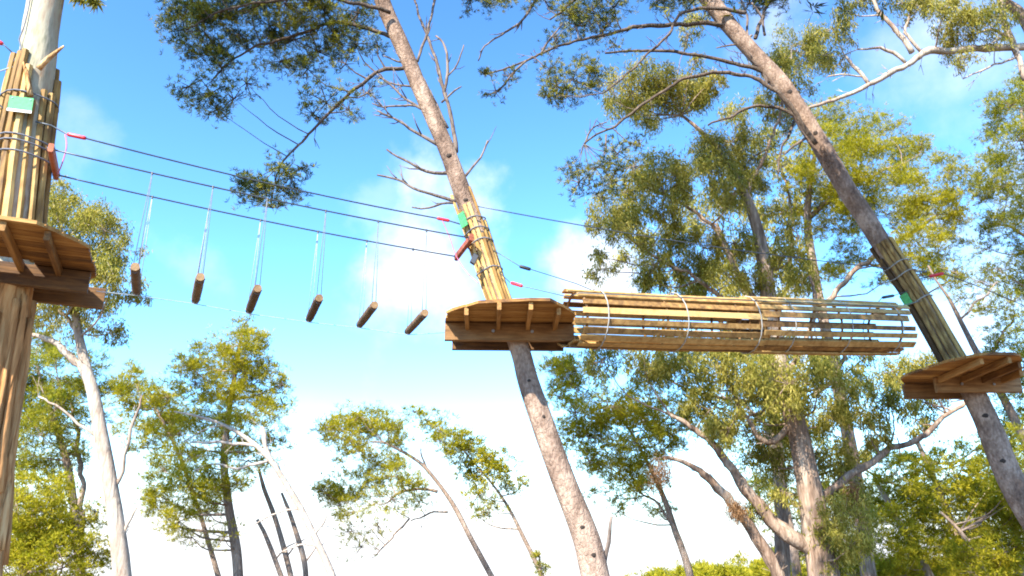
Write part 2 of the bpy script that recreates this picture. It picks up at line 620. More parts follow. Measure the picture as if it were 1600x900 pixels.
def tree(name, label, cat_, Y, trunk, blobs, bark_m, leaf_m, kind='pine', group=None, limbs=(), limb_m=None,
         dens=1.0, nside=8, rough=0.06, L=None, wdt=None, depth=0.9, step=0.2, extra_blobs3=(), twig_m=None, nneed=8, per_mul=1.0,
         Ytop=None, base=None, grow=1.3, side=0.35):
    """trunk: [(px, py, width_px)] from the bottom up; limbs: lists of (px,py,width_px[,dY]);
    blobs: (px, py, r_px[, dY[, density[, material index]]])"""
    n = len(trunk)
    Yt = Y if Ytop is None else Ytop
    pts, rad = [], []
    for i, (x, y, w) in enumerate(trunk):
        Yi = Y + (Yt - Y) * i / max(1, n - 1)
        pts.append(P(x, y, Yi))
        xa, ya, _ = trunk[max(0, i - 1)]
        xb, yb, _ = trunk[min(n - 1, i + 1)]
        lean = max(0.72, abs(yb - ya) / max(1.0, math.hypot(xb - xa, yb - ya)))
        rad.append(w * lean * 0.5 * mpp(x, y, Yi))
    if base is not None:
        pts.insert(0, Vector(base)); rad.insert(0, rad[0] * 1.25)
    elif pts[0].z > 0:
        d = (pts[0] - pts[1])
        k = (pts[0].z + 0.15) / max(-d.z, 0.05)
        q = pts[0] + d * k
        q = pts[0].lerp(q, 0.7)
        q.z = -0.15
        pts.insert(0, q)
        rad.insert(0, rad[0] * 1.2)
    root = thing(name, (pts[0].x, pts[0].y, 0.0), label, cat_, group)
    tp = Path(pts, rad, step)
    part('trunk', *tp.tube(nside, rough, 4.0, 0.5, seed=pts[0].x), bark_m, root, True)
    paths = [tp]
    for L_ in limbs:
        lp, lr = [], []
        for q in L_:
            Yq = Y + (q[3] if len(q) > 3 else 0)
            lp.append(P(q[0], q[1], Yq))
            lr.append(max(0.004, q[2] * 0.5 * mpp(q[0], q[1], Yq)))
        pa = Path(lp, lr, min(step, 0.12), 0.011 * Y ** 0.75)
        part('branch', *pa.tube(6, 0.05, 5.0), limb_m or bark_m, root, True)
        paths.append(pa)
    allp = [(q, paths[k].r[i], k) for k in range(len(paths)) for i, q in enumerate(paths[k].p)]
    leafs = {}
    twl = []
    for bl in blobs:
        px, py, rp = bl[0], bl[1], bl[2]
        s = mpp(px, py, Y)
        r = rp * s * grow
        dY = bl[3] if len(bl) > 3 and bl[3] is not None else random.uniform(-depth, depth) * min(2.2, r * 1.6 + 0.3)
        dn = (bl[4] if len(bl) > 4 else 1.0) * dens
        mi = bl[5] if len(bl) > 5 else 0
        c = P(px, py, Y + dY) if len(bl) < 7 else bl[6]
        # limb from the nearest wood below
        def cost(q):
            dq = q[0] - c
            return dq.length + 1.6 * max(0.0, dq.z + 0.25 * math.hypot(dq.x, dq.y)) + (0.0 if q[2] else 0.15)
        q, qr, _ = min(allp, key=cost)
        ln = (c - q).length
        if ln > 0.15:
            mid = q.lerp(c, 0.55) + Vector((random.uniform(-.12, .12), random.uniform(-.12, .12), -0.10)) * ln
            r0 = min(qr * 0.55, 0.010 + 0.013 * ln)
            MB().add(Path([q, mid, c], [r0, r0 * 0.7, r0 * 0.35], max(0.12, ln / 8), 0.06).tube(5, cap=False)).build('branch', twig_m or limb_m or bark_m, root, True)
        subs = blob_subs(c, r, min(2.2, 0.8 + r * 0.7))
        twl.append(thin_rods(np.repeat(np.array([c]), len(subs), 0), subs, 0.010, 0.004))
        big = (2.6 if kind == 'pine' else 1.6) if len(bl) > 6 or py + 1.7 * rp < -25 or px - rp > 1630 else 1.0      # crown above the frame: coarser needles
        if kind == 'pine':
            l_, w_ = (L or 0.15) * big, (wdt or 0.016) * big
            a_t = nneed * l_ * w_ * 0.22
            tot = dn * 2.45 * math.pi * r * r / a_t * 0.5
            per = max(3, int(tot / len(subs) * per_mul))
            V, Q = pine_tufts(subs, r, per, l_, w_, c - Vector((0, 0, r * 0.4)), nneed)
        else:
            l_, w_ = (L or 0.16) * big, (wdt or 0.030) * big
            tot = dn * 3.1 * math.pi * r * r / (l_ * w_ * 0.5 * 0.55) * 0.5
            per = max(8, int(tot / len(subs) * per_mul))
            V, Q = gum_leaves(subs, r, per, l_, w_)
        leafs.setdefault(mi, []).append((V, Q))
    for pa in paths[1:]:       # bare side twigs, forked
        m_ = len(pa.p)
        for _ in range(int(m_ * side)):
            i = random.randrange(m_ // 5, m_)
            d = (pa.t[i] * 0.6 + pa.u[i] * random.uniform(-1, 1) + pa.v[i] * random.uniform(-1, 1)).normalized()
            l = random.uniform(0.12, 0.45) * (Y / 12) ** 0.5
            a_ = pa.p[i]
            b_ = a_ + d * l * 0.5
            r_ = min(pa.r[i] * 0.45, 0.008)
            ends = [b_ + (d + Vector((random.uniform(-.6, .6), random.uniform(-.6, .6), random.uniform(-.3, .7)))).normalized() * l * random.uniform(.3, .6) for _k in range(2)]
            twl.append(thin_rods(np.array([a_, b_, b_]), np.array([b_, ends[0], ends[1]]), r_, r_ * 0.5))
    lm = leaf_m if isinstance(leaf_m, list) else [leaf_m]
    for mi, lst in leafs.items():
        V, Q = merge(lst)
        NTRI[0] += len(Q) * 2
        o = part('crown' if mi == 0 else 'dry_foliage', V, Q, lm[mi], root)
    if twl:
        V, Q = merge(twl)
        o = part('twigs', V, Q, twig_m or limb_m or bark_m, root)
        o['kind'] = 'stuff'
    return root, tp


# ------------------------------------------------------------------ the setting
def build_ground():
    n = 61
    vs, fs = [], []
    ext = np.concatenate([-np.geomspace(2500, 3, 30), [0], np.geomspace(3, 2500, 30)])
    for y in ext:
        for x in ext:
            z = 0.0
            r = math.hypot(x, y)
            if r > 4:
                z = 0.05 * noise.noise(Vector((x * 0.2, y * 0.2, 0)))
            # the land falls away in front on the left, and a low rise stands off to the right
            z -= 6.0 * max(0.0, min(1.0, (r - 34) / 120.0))
            vs.append((x, y, z))
    for j in range(n - 1):
        for i in range(n - 1):
            fs.append([j * n + i, j * n + i + 1, (j + 1) * n + i + 1, (j + 1) * n + i])
    m, t = mat('pine_litter')
    tc = nn(t, 'ShaderNodeTexCoord')
    a = nn(t, 'ShaderNodeTexNoise')
    a.inputs['Scale'].default_value = 0.8
    a.inputs['Detail'].default_value = 9
    a.inputs['Roughness'].default_value = 0.7
    t.links.new(tc.outputs['Object'], a.inputs['Vector'])
    b = nn(t, 'ShaderNodeBsdfPrincipled')
    t.links.new(ramp(t, a.outputs['Fac'], [(0.3, (0.07, 0.045, 0.025)), (0.52, (0.15, 0.10, 0.055)), (0.75, (0.21, 0.16, 0.095))]), b.inputs['Base Color'])
    b.inputs['Roughness'].default_value = 0.95
    bp = nn(t, 'ShaderNodeBump')
    bp.inputs['Strength'].default_value = 0.6
    t.links.new(a.outputs['Fac'], bp.inputs['Height'])
    t.links.new(bp.outputs[0], b.inputs['Normal'])
    o = nn(t, 'ShaderNodeOutputMaterial')
    t.links.new(b.outputs[0], o.inputs[0])
    g = add_mesh('ground', vs, fs, m, None, True)
    g['kind'] = 'structure'


build_ground()


def build_hill():
    vs, fs = [], []
    nx, ny = 40, 14
    for j in range(ny):
        for i in range(nx):
            x = 8 + 90 * i / (nx - 1)
            y = 62 + 60 * j / (ny - 1)
            e = max(0.0, math.sin(math.pi * i / (nx - 1))) ** 0.5 * max(0.0, math.sin(math.pi * j / (ny - 1))) ** 0.6
            vs.append((x, y, -4.0 + 5.6 * e + 0.5 * noise.noise(Vector((x * .1, y * .1, 3)))))
    for j in range(ny - 1):
        for i in range(nx - 1):
            fs.append([j * nx + i, j * nx + i + 1, (j + 1) * nx + i + 1, (j + 1) * nx + i])
    h = add_mesh('hill', vs, fs, bpy.data.materials['pine_litter'], None, True)
    h['kind'] = 'structure'
    # the scrub and low pines that cover it read as one mass
    lst = []
    for k in range(330):
        i = random.random()
        x = 12 + 84 * i
        y = random.uniform(64, 96)
        c = Vector((x, y, 1.0 + random.uniform(-1.6, 1.1) + 0.7 * math.sin(x * .35)))
        subs = blob_subs(c, random.uniform(0.9, 1.7), 1.0)
        lst.append(pine_tufts(subs, 1.5, 9, 0.55, 0.085, c - Vector((0, 0, 1)), 8))
    V, Q = merge(lst)
    NTRI[0] += len(Q) * 2
    o = add_mesh('distant_wood', V, Q, M['pine_leaf_gold'])
    o['kind'] = 'stuff'


build_hill()

# ------------------------------------------------------------------ the three platform trees
# ---- left: smooth pale trunk
Y1 = 8.15
T1_PTS = [(-40, 800, 92), (-30, 700, 88), (-14, 600, 84), (0, 500, 82), (8, 430, 80), (20, 345, 74), (33, 240, 68), (48, 150, 60), (59, 90, 52), (63, 50, 51), (71, 0, 51), (78, -60, 50), (84, -160, 48), (96, -330, 38), (110, -480, 20)]
t1_blobs = [(120, -8, 9, 0.0, .6), (146, -4, 7, 0.0, .6), (60, -320, 90), (140, -380, 90), (-40, -300, 90), (110, -470, 100), (20, -470, 100), (180, -300, 60)]
T1, TP1 = tree('eucalyptus_tree', 'leaning smooth pale trunk carrying the platform cut by the left edge', 'tree', Y1, T1_PTS,
               t1_blobs, M['pale_bark'], M['gum_leaf'], 'gum', 'trees carrying the platforms', nside=20, rough=0.035, step=0.07, depth=0.6,
               limbs=[[(74, -60, 14), (100, -40, 8), (135, -12, 4)]], limb_m=M['pale_bark'])

_tk = [o for o in T1.children if o.name.startswith('trunk')][0]
_tk.data.materials.append(M['strip_bark'])
for _p in _tk.data.polygons:
    if _p.center.z + _tk.location.z + T1.location.z < 4.75:
        _p.material_index = 1
# ---- middle pine
Y2 = 10.4
T2_PTS = [(930, 900, 47), (910, 824, 43), (878, 745, 41), (852, 673, 39), (826, 598, 35), (815, 555, 33), (800, 513, 32), (779, 467, 33), (757, 400, 32), (737, 340, 31), (722, 300, 30), (694, 224, 28), (656, 138, 27), (634, 85, 27), (611, 34, 27), (597, 0, 26), (573, -70, 25), (545, -150, 22), (505, -250, 17), (470, -330, 10)]
T2_LIMBS = [
    [(650, 105, 6.5), (605, 108, 6.5), (575, 125, 5.8), (540, 152, 5.0), (500, 190, 4.3), (465, 225, 3.6), (437, 258, 2.9)],
    [(632, 66, 6.5), (590, 50, 6.5), (540, 36, 5.8), (500, 42, 5.0), (450, 58, 4.3), (400, 75, 3.6), (360, 100, 2.9), (330, 125, 2.2)],
    [(610, 20, 6.5, -.2), (560, 5, 5.8, -.4), (480, -5, 5.0, -.6), (400, 5, 4.3, -.7), (330, 25, 3.6, -.7), (290, 50, 2.2, -.7)],
    [(590, -30, 7.9, .3), (660, -60, 5.8, .6), (740, -40, 4.3, .8), (775, -5, 2.2, .8)],
]
T2_BLOBS = [(430, 290, 42, 0), (400, 300, 32, 0), (455, 275, 26, 0, .7), (385, 285, 22, 0), (470, 262, 18, 0, .5), (425, 325, 20, 0, .8),
            (510, 160, 32, 0, .8), (545, 172, 24, 0, .7), (575, 145, 20, 0, .6), (490, 178, 20, 0, .7),
            (285, 28, 38), (320, 50, 46), (310, 85, 36), (345, 25, 42), (300, 20, 38), (375, 55, 40), (345, 105, 28, -.3, .7),
            (330, 145, 38, -.3, .7), (295, 135, 26, -.3, .7), (340, 172, 24, -.3, .7), (385, 130, 30, -.3, .4), (365, 155, 22, -.3, .45),
            (420, 40, 44), (460, 62, 40), (440, 95, 32, 0, .8), (495, 80, 34), (520, 50, 40), (555, 68, 28, 0, .8), (505, 15, 44), (445, 5, 44), (395, 8, 44), (560, 20, 36), (540, 100, 22, 0, .5), (480, 108, 24, 0, .7), (590, 70, 18, 0, .5),
            (735, 2, 20, .8), (765, 6, 22, .8), (790, -8, 24, .8), (720, -20, 26, .8),
            (350, -60, 70), (450, -80, 80), (560, -100, 80), (650, -120, 80), (420, -170, 90), (520, -220, 100), (610, -230, 90), (470, -310, 100), (690, -180, 70), (300, -120, 80)]
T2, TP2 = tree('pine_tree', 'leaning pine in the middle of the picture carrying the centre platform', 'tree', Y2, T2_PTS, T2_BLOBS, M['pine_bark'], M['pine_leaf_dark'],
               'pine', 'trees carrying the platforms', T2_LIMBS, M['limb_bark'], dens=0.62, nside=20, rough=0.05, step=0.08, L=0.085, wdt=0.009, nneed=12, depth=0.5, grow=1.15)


def dead_branch(root, Y, pts, w0, w1, sub=0):
    n = len(pts)
    lp = [P(q[0], q[1], Y + (q[2] if len(q) > 2 else 0)) for q in pts]
    rr = [max(0.004, 0.5 * (w0 + (w1 - w0) * i / (n - 1)) * mpp(pts[i][0], pts[i][1], Y)) for i in range(n)]
    pa = Path(lp, rr, 0.08, 0.045)
    mb = MB().add(pa.tube(6))
    for _ in range(sub):
        i = random.randrange(len(pa.p) // 4, len(pa.p) - 1)
        d = (pa.t[i] + pa.u[i] * random.uniform(-1, 1) + pa.v[i] * random.uniform(-1, 1)).normalized()
        l = random.uniform(0.1, 0.35)
        mb.tube([pa.p[i], pa.p[i] + d * l * .5, pa.p[i] + d * l + Vector((0, 0, .05))], [pa.r[i] * .6, pa.r[i] * .45, 0.003], 4, .2)
    mb.build('branch', M['dead_wood'], root, True)


for (pts, w0, w1, s) in [
        ([(713, 238), (708, 193), (694, 145), (684, 105), (673, 69), (653, 17), (645, -10)], 7, 3, 6),
        ([(652, 96), (667, 52), (680, 3), (684, -20)], 5, 3, 3),
        ([(694, 145), (699, 110), (698, 85), (692, 68), (680, 56)], 5, 3, 3),
        ([(700, 200), (675, 150), (662, 120)], 4, 2, 2),
        ([(727, 275), (738, 262), (750, 246), (763, 220)], 5, 2.5, 1),
        ([(700, 270), (680, 270), (656, 264), (630, 250), (605, 232)], 6, 3, 2),
        ([(712, 315), (690, 308), (656, 299), (622, 282), (590, 274)], 6, 3, 3),
        ([(708, 317), (690, 318), (670, 326), (645, 324)], 4, 2.5, 1),
        ([(684, 226), (660, 213), (640, 202), (615, 186), (592, 172)], 6, 3, 8),
        ([(668, 175), (650, 165), (629, 150), (610, 132), (590, 117)], 5, 2.5, 8),
        ([(664, 168), (640, 164), (600, 165), (580, 160)], 4, 2, 6),
        ([(655, 140), (640, 135), (610, 130), (590, 112)], 4, 2, 5),
        ([(650, 100), (620, 95), (600, 88)], 4, 2, 3),
        ([(690, 160), (715, 138), (720, 135)], 4, 2, 1),
        ([(698, 120), (715, 100), (724, 72)], 3, 2, 1),
        ([(942, 887), (946, 868), (951, 845), (955, 806)], 9, 5, 0)]:
    dead_branch(T2, Y2, pts, w0, w1, s)
for (x, y, r) in [(834, 592, 6), (853, 657, 7), (897, 820, 8), (913, 862, 10), (706, 245, 7), (733, 315, 8)]:
    i = TP2.at_z(P(x, y, Y2).z)
    q = TP2.p[i]
    d = (Vector((0, 0, EYE)) - q)
    d.z = 0
    d = (d.normalized() + Vector((random.uniform(-.3, .3), 0, 0))).normalized()
    a = q + d * TP2.r[i] * 0.9
    MB().tube([a, a + d * .012, a + d * 0.022 + Vector((0, 0, .006))], [r * mpp(x, y, Y2) * 0.62, r * mpp(x, y, Y2) * 0.5, r * mpp(x, y, Y2) * 0.2], 9, 1e9, rough=.5, nscale=20).build('knot', M['dark_hole'], T2, True)

# ---- right pine
Y3 = 12.6
T3_PTS = [(1650, 870, 52), (1602, 790, 47), (1575, 740, 43), (1548, 673, 40), (1522, 616, 38), (1510, 595, 37), (1487, 560, 36), (1436, 470, 34), (1377, 380, 35), (1346, 330, 34), (1325, 300, 34), (1278, 220, 33), (1227, 140, 34), (1190, 97, 33), (1155, 58, 32), (1118, 12, 34), (1088, -30, 33), (1050, -100, 29), (1010, -180, 22), (980, -260, 12)]
T3_LIMBS = [
    [(1200, 120, 8.6), (1150, 55, 7.9), (1107, 38, 7.9), (1063, 38, 7.2), (990, 44, 6.5), (935, 57, 5.0), (880, 70, 4.3), (822, 95, 3.6), (785, 108, 2.9), (757, 116, 2.2)],
    [(1245, 185, 7.2), (1223, 133, 7.2), (1185, 110, 7.2), (1140, 96, 6.5), (1090, 86, 5.8), (1023, 80, 5.0), (947, 82, 3.6)],
    [(1275, 225, 8.6, -.25), (1235, 165, 7.9, -.3), (1200, 135, 7.2, -.3), (1165, 117, 6.5, -.3), (1123, 112, 5.8, -.3), (1073, 123, 5.8, -.3), (1023, 150, 5.0, -.3), (973, 187, 4.3, -.3), (913, 227, 2.9, -.3)],
    [(1165, 20, 6.5, -.2), (1073, 15, 5.0, -.3), (1040, 55, 4.3, -.3), (1017, 82, 3.6, -.3), (985, 112, 2.9, -.3), (942, 147, 2.2, -.3)],
    [(1250, 185, 5.8), (1215, 170, 5.0), (1173, 168, 4.3), (1140, 185, 3.6), (1107, 197, 2.9)],
    [(1070, -60, 7.2), (980, -30, 5.8), (900, 0, 4.3), (860, 30, 2.9)],
    [(1180, 60, 6.5, .2), (1200, 10, 5.0, .3), (1240, -30, 3.6, .3)],
    [(1245, 180, 4.3, .3), (1225, 230, 3.6, .3), (1215, 270, 2.9, .3)],
    [(1050, -100, 13.0), (1110, -190, 10.1, -1.6), (1200, -260, 7.9, -3.2), (1300, -300, 6.5, -4.6), (1390, -330, 4.3, -5.6)],  # unseen limb added to carry the shading clumps
]
T3_BLOBS = [(895, 125, 34, 0), (870, 135, 28, 0), (920, 110, 28, 0, .8), (860, 108, 22, 0, .7), (885, 150, 24, 0, .8), (935, 130, 16, 0, .6), (855, 150, 16, 0, .5),
            (900, 40, 30, 0, .75), (925, 15, 38, 0), (890, 20, 30, 0, .9), (945, 45, 30, 0, .65), (870, 60, 24, 0, .55), (960, 10, 30, 0, .6), (960, 70, 24, 0, .3),
            (930, 262, 34, -.3, .75), (905, 285, 28, -.3, .7), (965, 240, 30, -.3, .65), (955, 285, 28, -.3, .7), (990, 260, 24, -.3, .5), (890, 260, 18, -.3, .55), (1000, 225, 20, -.3, .45), (940, 310, 24, -.3, .6),
            (800, 120, 16, 0, .15), (775, 145, 20, 0, .15), (760, 115, 12, 0, .2),
            (1040, 0, 24), (1075, -5, 26), (1170, 5, 26, .3), (1200, 0, 28, .3), (1235, -10, 30, .3), (1110, 20, 18, .2, .6), (1130, 40, 14, .2, .5),
            (850, 0, 20, 0, .3), (830, 10, 14, 0, .3),
            (900, -90, 60), (990, -110, 70), (1090, -120, 70), (1190, -120, 70), (1290, -110, 60), (960, -190, 100), (1060, -230, 100), (1160, -210, 100), (860, -120, 70),
            (1317, -309, 150, -5.7, 1.5), (1365, -290, 140, -5.4, 1.5), (1290, -340, 140, -6.1, 1.5), (1222, -240, 100, -4.3), (1260, -270, 110, -4.9, 1.3), (1410, -330, 140, -5.7, 1.5), (1260, -560, 160, -7.0), (1310, -450, 150, -6.4, 1.4), (1400, -430, 150, -6.2, 1.4)]  # last rows: unseen clumps added towards the viewer to shade trunk and guard
# unseen clumps added to the crown along the sun's rays to shade the lower trunk
for (x_, y_, t_, r_) in [(1490, 562, 8.5, 70), (1465, 520, 9.5, 75), (1440, 478, 8.0, 75), (1410, 430, 9.0, 75), (1380, 385, 7.5, 70), (1350, 340, 8.5, 65), (1545, 660, 10.0, 60), (1455, 500, 7.5, 65), (1520, 600, 9.5, 85), (1540, 610, 8.5, 80)]:
    T3_BLOBS.append((1320, -300, r_, -5.5, 1.5, 0, P(x_, y_, Y3) + to_sun * t_))
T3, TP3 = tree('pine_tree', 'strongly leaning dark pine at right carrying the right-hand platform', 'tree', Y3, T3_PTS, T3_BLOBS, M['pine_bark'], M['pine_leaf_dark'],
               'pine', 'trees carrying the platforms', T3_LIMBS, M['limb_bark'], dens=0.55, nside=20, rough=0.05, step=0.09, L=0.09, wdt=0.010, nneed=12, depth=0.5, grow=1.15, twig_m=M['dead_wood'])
for (pts, w0, w1, s) in [
        ([(840, -5), (820, 28), (790, 50), (758, 72), (748, 95)], 5, 2, 6),
        ([(845, 85), (860, 60), (880, 35)], 4, 2, 3),
        ([(822, 95), (800, 115), (785, 135), (770, 145)], 4, 2, 8),
        ([(1175, 55), (1150, 70), (1120, 75)], 4, 2, 5),
        ([(1200, 100), (1185, 75), (1160, 60)], 4, 2, 5),
        ([(1195, 55), (1190, 30), (1175, 5)], 5, 3, 2),
        ([(1200, 130), (1172, 70), (1165, 20), (1150, -10)], 5, 3, 3),
        ([(1260, 215), (1245, 225), (1225, 240)], 5, 3, 2),
        ([(913, 227), (925, 200), (948, 190)], 3, 2, 5),
        ([(947, 210), (946, 235), (942, 255)], 3, 2, 5)]:
    dead_branch(T3, Y3, pts, w0, w1, s)
for (x, y, r) in [(1225, 150, 8), (1268, 212, 8), (1545, 655, 8), (1575, 720, 8)]:
    i = TP3.at_z(P(x, y, Y3).z)
    q = TP3.p[i]
    d = (Vector((0, 0, EYE)) - q)
    d.z = 0
    d.normalize()
    a = q + d * TP3.r[i] * 0.9
    MB().tube([a, a + d * .012, a + d * 0.024], [r * mpp(x, y, Y3) * 0.62, r * mpp(x, y, Y3) * 0.5, r * mpp(x, y, Y3) * 0.2], 9, 1e9, rough=.5, nscale=20).build('knot', M['dark_hole'], T3, True)


# ------------------------------------------------------------------ platforms
def span(poly, b):
    xs = []
    n = len(poly)
    for i in range(n):
        (a0, b0), (a1, b1) = poly[i], poly[(i + 1) % n]
        if (b0 - b) * (b1 - b) <= 0 and abs(b1 - b0) > 1e-9:
            t = (b - b0) / (b1 - b0)
            xs.append(a0 + (a1 - a0) * t)
    return (min(xs), max(xs)) if len(xs) >= 2 else None


def platform(label, C, a, poly, hole, joists, near_b, far_b, beam_n, beam_f, pw=0.145):
    """C: trunk centre at the deck's underside; a: unit vector along the beams; poly: outline in (a, b), b towards the viewer"""
    C = Vector(C)
    a = Vector(a).normalized()
    b = Vector((a.y, -a.x, 0))
    up = Vector((0, 0, 1))
    root = thing('tree_platform', C, label, 'platform', 'wooden platforms on the trees')
    W3 = lambda x, y, z: C + a * x + b * y + up * z
    bmin, bmax = min(q[1] for q in poly), max(q[1] for q in poly)
    y = bmin + 0.002
    while y < bmax - 0.03:
        y1 = min(y + pw, bmax - 0.002)
        s0, s1 = span(poly, y), span(poly, y1 - 0.010)
        ym = (y + y1) / 2
        th = 0.036 + random.uniform(0, .004)
        dz = random.uniform(0, .005)
        pieces = [(s0[0], s0[1], s1[0], s1[1])]
        if y1 > -hole and y < hole:
            pieces = [(s0[0], -hole - .01, s1[0], -hole - .01), (hole + .01, s0[1], hole + .01, s1[1])]
        for (l0, r0, l1, r1) in pieces:
            j = random.uniform(-.012, .012)
            mb = MB().prism([W3(l0 + j, y, dz), W3(r0 + j, y, dz), W3(r1 + j, y1 - .010, dz), W3(l1 + j, y1 - .010, dz)], up * th)
            o = mb.build('plank', M['deck_wood'], root, origin=W3((l0 + r0) / 2, ym, dz))
            rot_local(o, a)
        y = y1
    for (ja, b0, b1) in joists:
        mb = MB().box(W3(ja, (b0 + b1) / 2, -0.052), b * (abs(b1 - b0) / 2), a * 0.026, up * 0.049, 0.006)
        o = mb.build('joist', M['joist_wood'], root, origin=W3(ja, (b0 + b1) / 2, -0.05))
        rot_local(o, a)
    for (bb, (l, r)) in ((near_b, beam_n), (far_b, beam_f)):
        mb = MB().box(W3((l + r) / 2, bb, -0.125), a * ((r - l) / 2), b * 0.035, up * 0.122, 0.008)
        o = mb.build('beam', M['beam_wood'], root, origin=W3((l + r) / 2, bb, -.12))
        rot_local(o, a)
        for q in (-0.26, 0.26):     # bolt heads and washers through the clamping beams
            c = W3(q, bb + (0.036 if bb == near_b else -0.036), -0.12)
            MB().rod(c, c + b * (0.02 if bb == near_b else -.02), 0.022, 6).build('bolt', M['steel'], o, origin=c)
    for q in (-0.26, 0.26):
        MB().rod(W3(q, near_b, -0.12), W3(q, far_b, -0.12), 0.009, 6).build('threaded_rod', M['steel'], root)
    return root


def rot_local(o, a):
    """turn the mesh so that its own X runs along a (grain follows the board), object rotated back"""
    ang = math.atan2(a.y, a.x)
    R = Matrix.Rotation(-ang, 4, 'Z')
    o.data.transform(R)
    o.rotation_euler = (0, 0, ang)


def trunk_at(tp, z):
    i = tp.at_z(z)
    return tp.p[i], tp.r[i]


c1, r1 = trunk_at(TP1, 4.8)
a1 = Vector((0.925, 0.38, 0))
platform('brown wooden platform cut by the left edge, under the pale trunk', c1, a1,
         [(-.46, 1.50), (.46, 1.50), (.90, 1.02), (.90, .12), (.45, -.75), (-.45, -.75), (-.90, .12), (-.90, 1.02)], r1 + .02,
         [(-.55, .3, 1.38), (-.18, .3, 1.46), (.20, .3, 1.46), (.56, .3, 1.36)], 0.26, -0.28, (-.92, .86), (-.85, .98))
c2, r2 = trunk_at(TP2, 4.8)
platform('brown wooden platform on the middle pine between hanging logs and slat tunnel', c2, (1, 0.03, 0),
         [(-.36, 1.13), (.42, 1.17), (.80, .66), (.82, -.06), (.40, -.85), (-.40, -.85), (-.92, -.18), (-.86, .66)], r2 + .02,
         [(-.60, .2, .88), (-.19, .2, 1.10), (.20, .2, 1.12), (.56, .2, .92)], 0.215, -0.235, (-.90, .82), (-.82, .72))
c3, r3 = trunk_at(TP3, 4.55)
platform('brown wooden platform on the dark leaning pine at the right edge', c3, (1, 0.02, 0),
         [(-.68, 1.56), (-.40, 1.60), (-.11, 1.58), (.42, .78), (.68, .26), (.70, -.05), (.4, -.8), (-.5, -.8), (-1.1, .05), (-1.14, .30), (-.95, 1.10)], r3 + .02,
         [(-.60, .25, 1.45), (-.24, .25, 1.52), (.10, .25, 1.22), (.42, .25, .74)], 0.24, -0.25, (-.66, .70), (-.92, .36))


# ------------------------------------------------------------------ batten guards round the trunks
def guard(label, tp, z0, z1, n, br, jit, straps, strap_m, seed, bm='batten_wood'):
    random.seed(seed)
    i0, i1 = tp.at_z(z0), tp.at_z(z1)
    mid = (i0 + i1) // 2
    root = thing('trunk_guard', tp.p[i0], label, 'trunk guard', 'batten guards strapped round the platform trunks')
    for k in range(n):
        an = 2 * math.pi * (k + random.uniform(-.25, .25)) / n
        e0 = max(0, i0 + int(random.uniform(0, 1)))
        e1 = i1 + int(random.uniform(-jit, jit))
        ids = list(range(e0, e1, 3))
        rr = br * random.uniform(0.75, 1.25)
        pts = []
        for i in ids:
            d = tp.u[i] * math.cos(an) + tp.v[i] * math.sin(an)
            pts.append(tp.p[i] + d * (tp.r[i] * 1.03 + rr * 0.5))
        tw = random.uniform(-.03, .03)
        pts = [p + Vector((tw * j / len(pts), 0, 0)) for j, p in enumerate(pts)]
        pa = Path(pts, [rr * random.uniform(.85, 1.05) for _ in pts], 1e9)
        o = part('batten', *pa.tube(7, 0.08, 6, .3, seed=k), M[bm], root, False, origin=pts[0])
    for z in straps:
        i = tp.at_z(z)
        ring = []
        for k in range(21):
            an = 2 * math.pi * k / 20
            d = tp.u[i] * math.cos(an) + tp.v[i] * math.sin(an)
            ring.append(tp.p[i] + d * (tp.r[i] * 1.03 + br * 1.5 + .006) + tp.t[i] * 0.015 * math.sin(an * 3 + z))
        MB().tube(ring, 0.010, 5, 1e9, cap=False).build('strap', strap_m, root, True)
    return root


def zt(tp, px, py, Y):
    return P(px, py, Y).z


guard('pale honey battens strapped round the left trunk above its platform', TP1, 4.86, zt(TP1, 55, 112, Y1), 16, 0.041, 6,
      [zt(TP1, 42, 168, Y1), zt(TP1, 34, 228, Y1), zt(TP1, 33, 243, Y1), zt(TP1, 30, 258, Y1)], M['dark_rope'], 3)
guard('honey battens strapped round the middle pine above its platform', TP2, 4.86, zt(TP2, 732, 326, Y2), 16, 0.026, 5,
      [zt(TP2, 745, 366, Y2), zt(TP2, 752, 385, Y2), zt(TP2, 764, 425, Y2), zt(TP2, 741, 345, Y2)], M['dark_rope'], 4)
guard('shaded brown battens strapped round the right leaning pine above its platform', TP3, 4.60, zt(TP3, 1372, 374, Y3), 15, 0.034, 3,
      [zt(TP3, 1420, 430, Y3), zt(TP3, 1440, 468, Y3), zt(TP3, 1408, 412, Y3)], M['white_cord'], 5, 'shaded_batten')
random.seed(21)

# loose strips of bark caught above the left guard
for (pts, w, lab) in [
        ([(60, 108, -.24), (75, 92, -.26), (100, 72, -.24)], 9, 'curling strip of loose brown bark above the left guard, pointing right'),
        ([(48, 150, -.27), (42, 118, -.28), (36, 95, -.26)], 8, 'upright strip of loose bark tucked behind the top of the left guard')]:
    lp = [P(x, y, Y1 + d) for (x, y, d) in pts]
    rr = [w * .5 * mpp(pts[0][0], pts[0][1], Y1) * k for k in (1.0, .9, .35)]
    o = MB().tube(lp, rr, 6, .08, rough=.25).build_top('bark_strip', M['strip_bark'], lp[0], True)
    tag(o, lab, 'bark strip', 'loose bark strips')


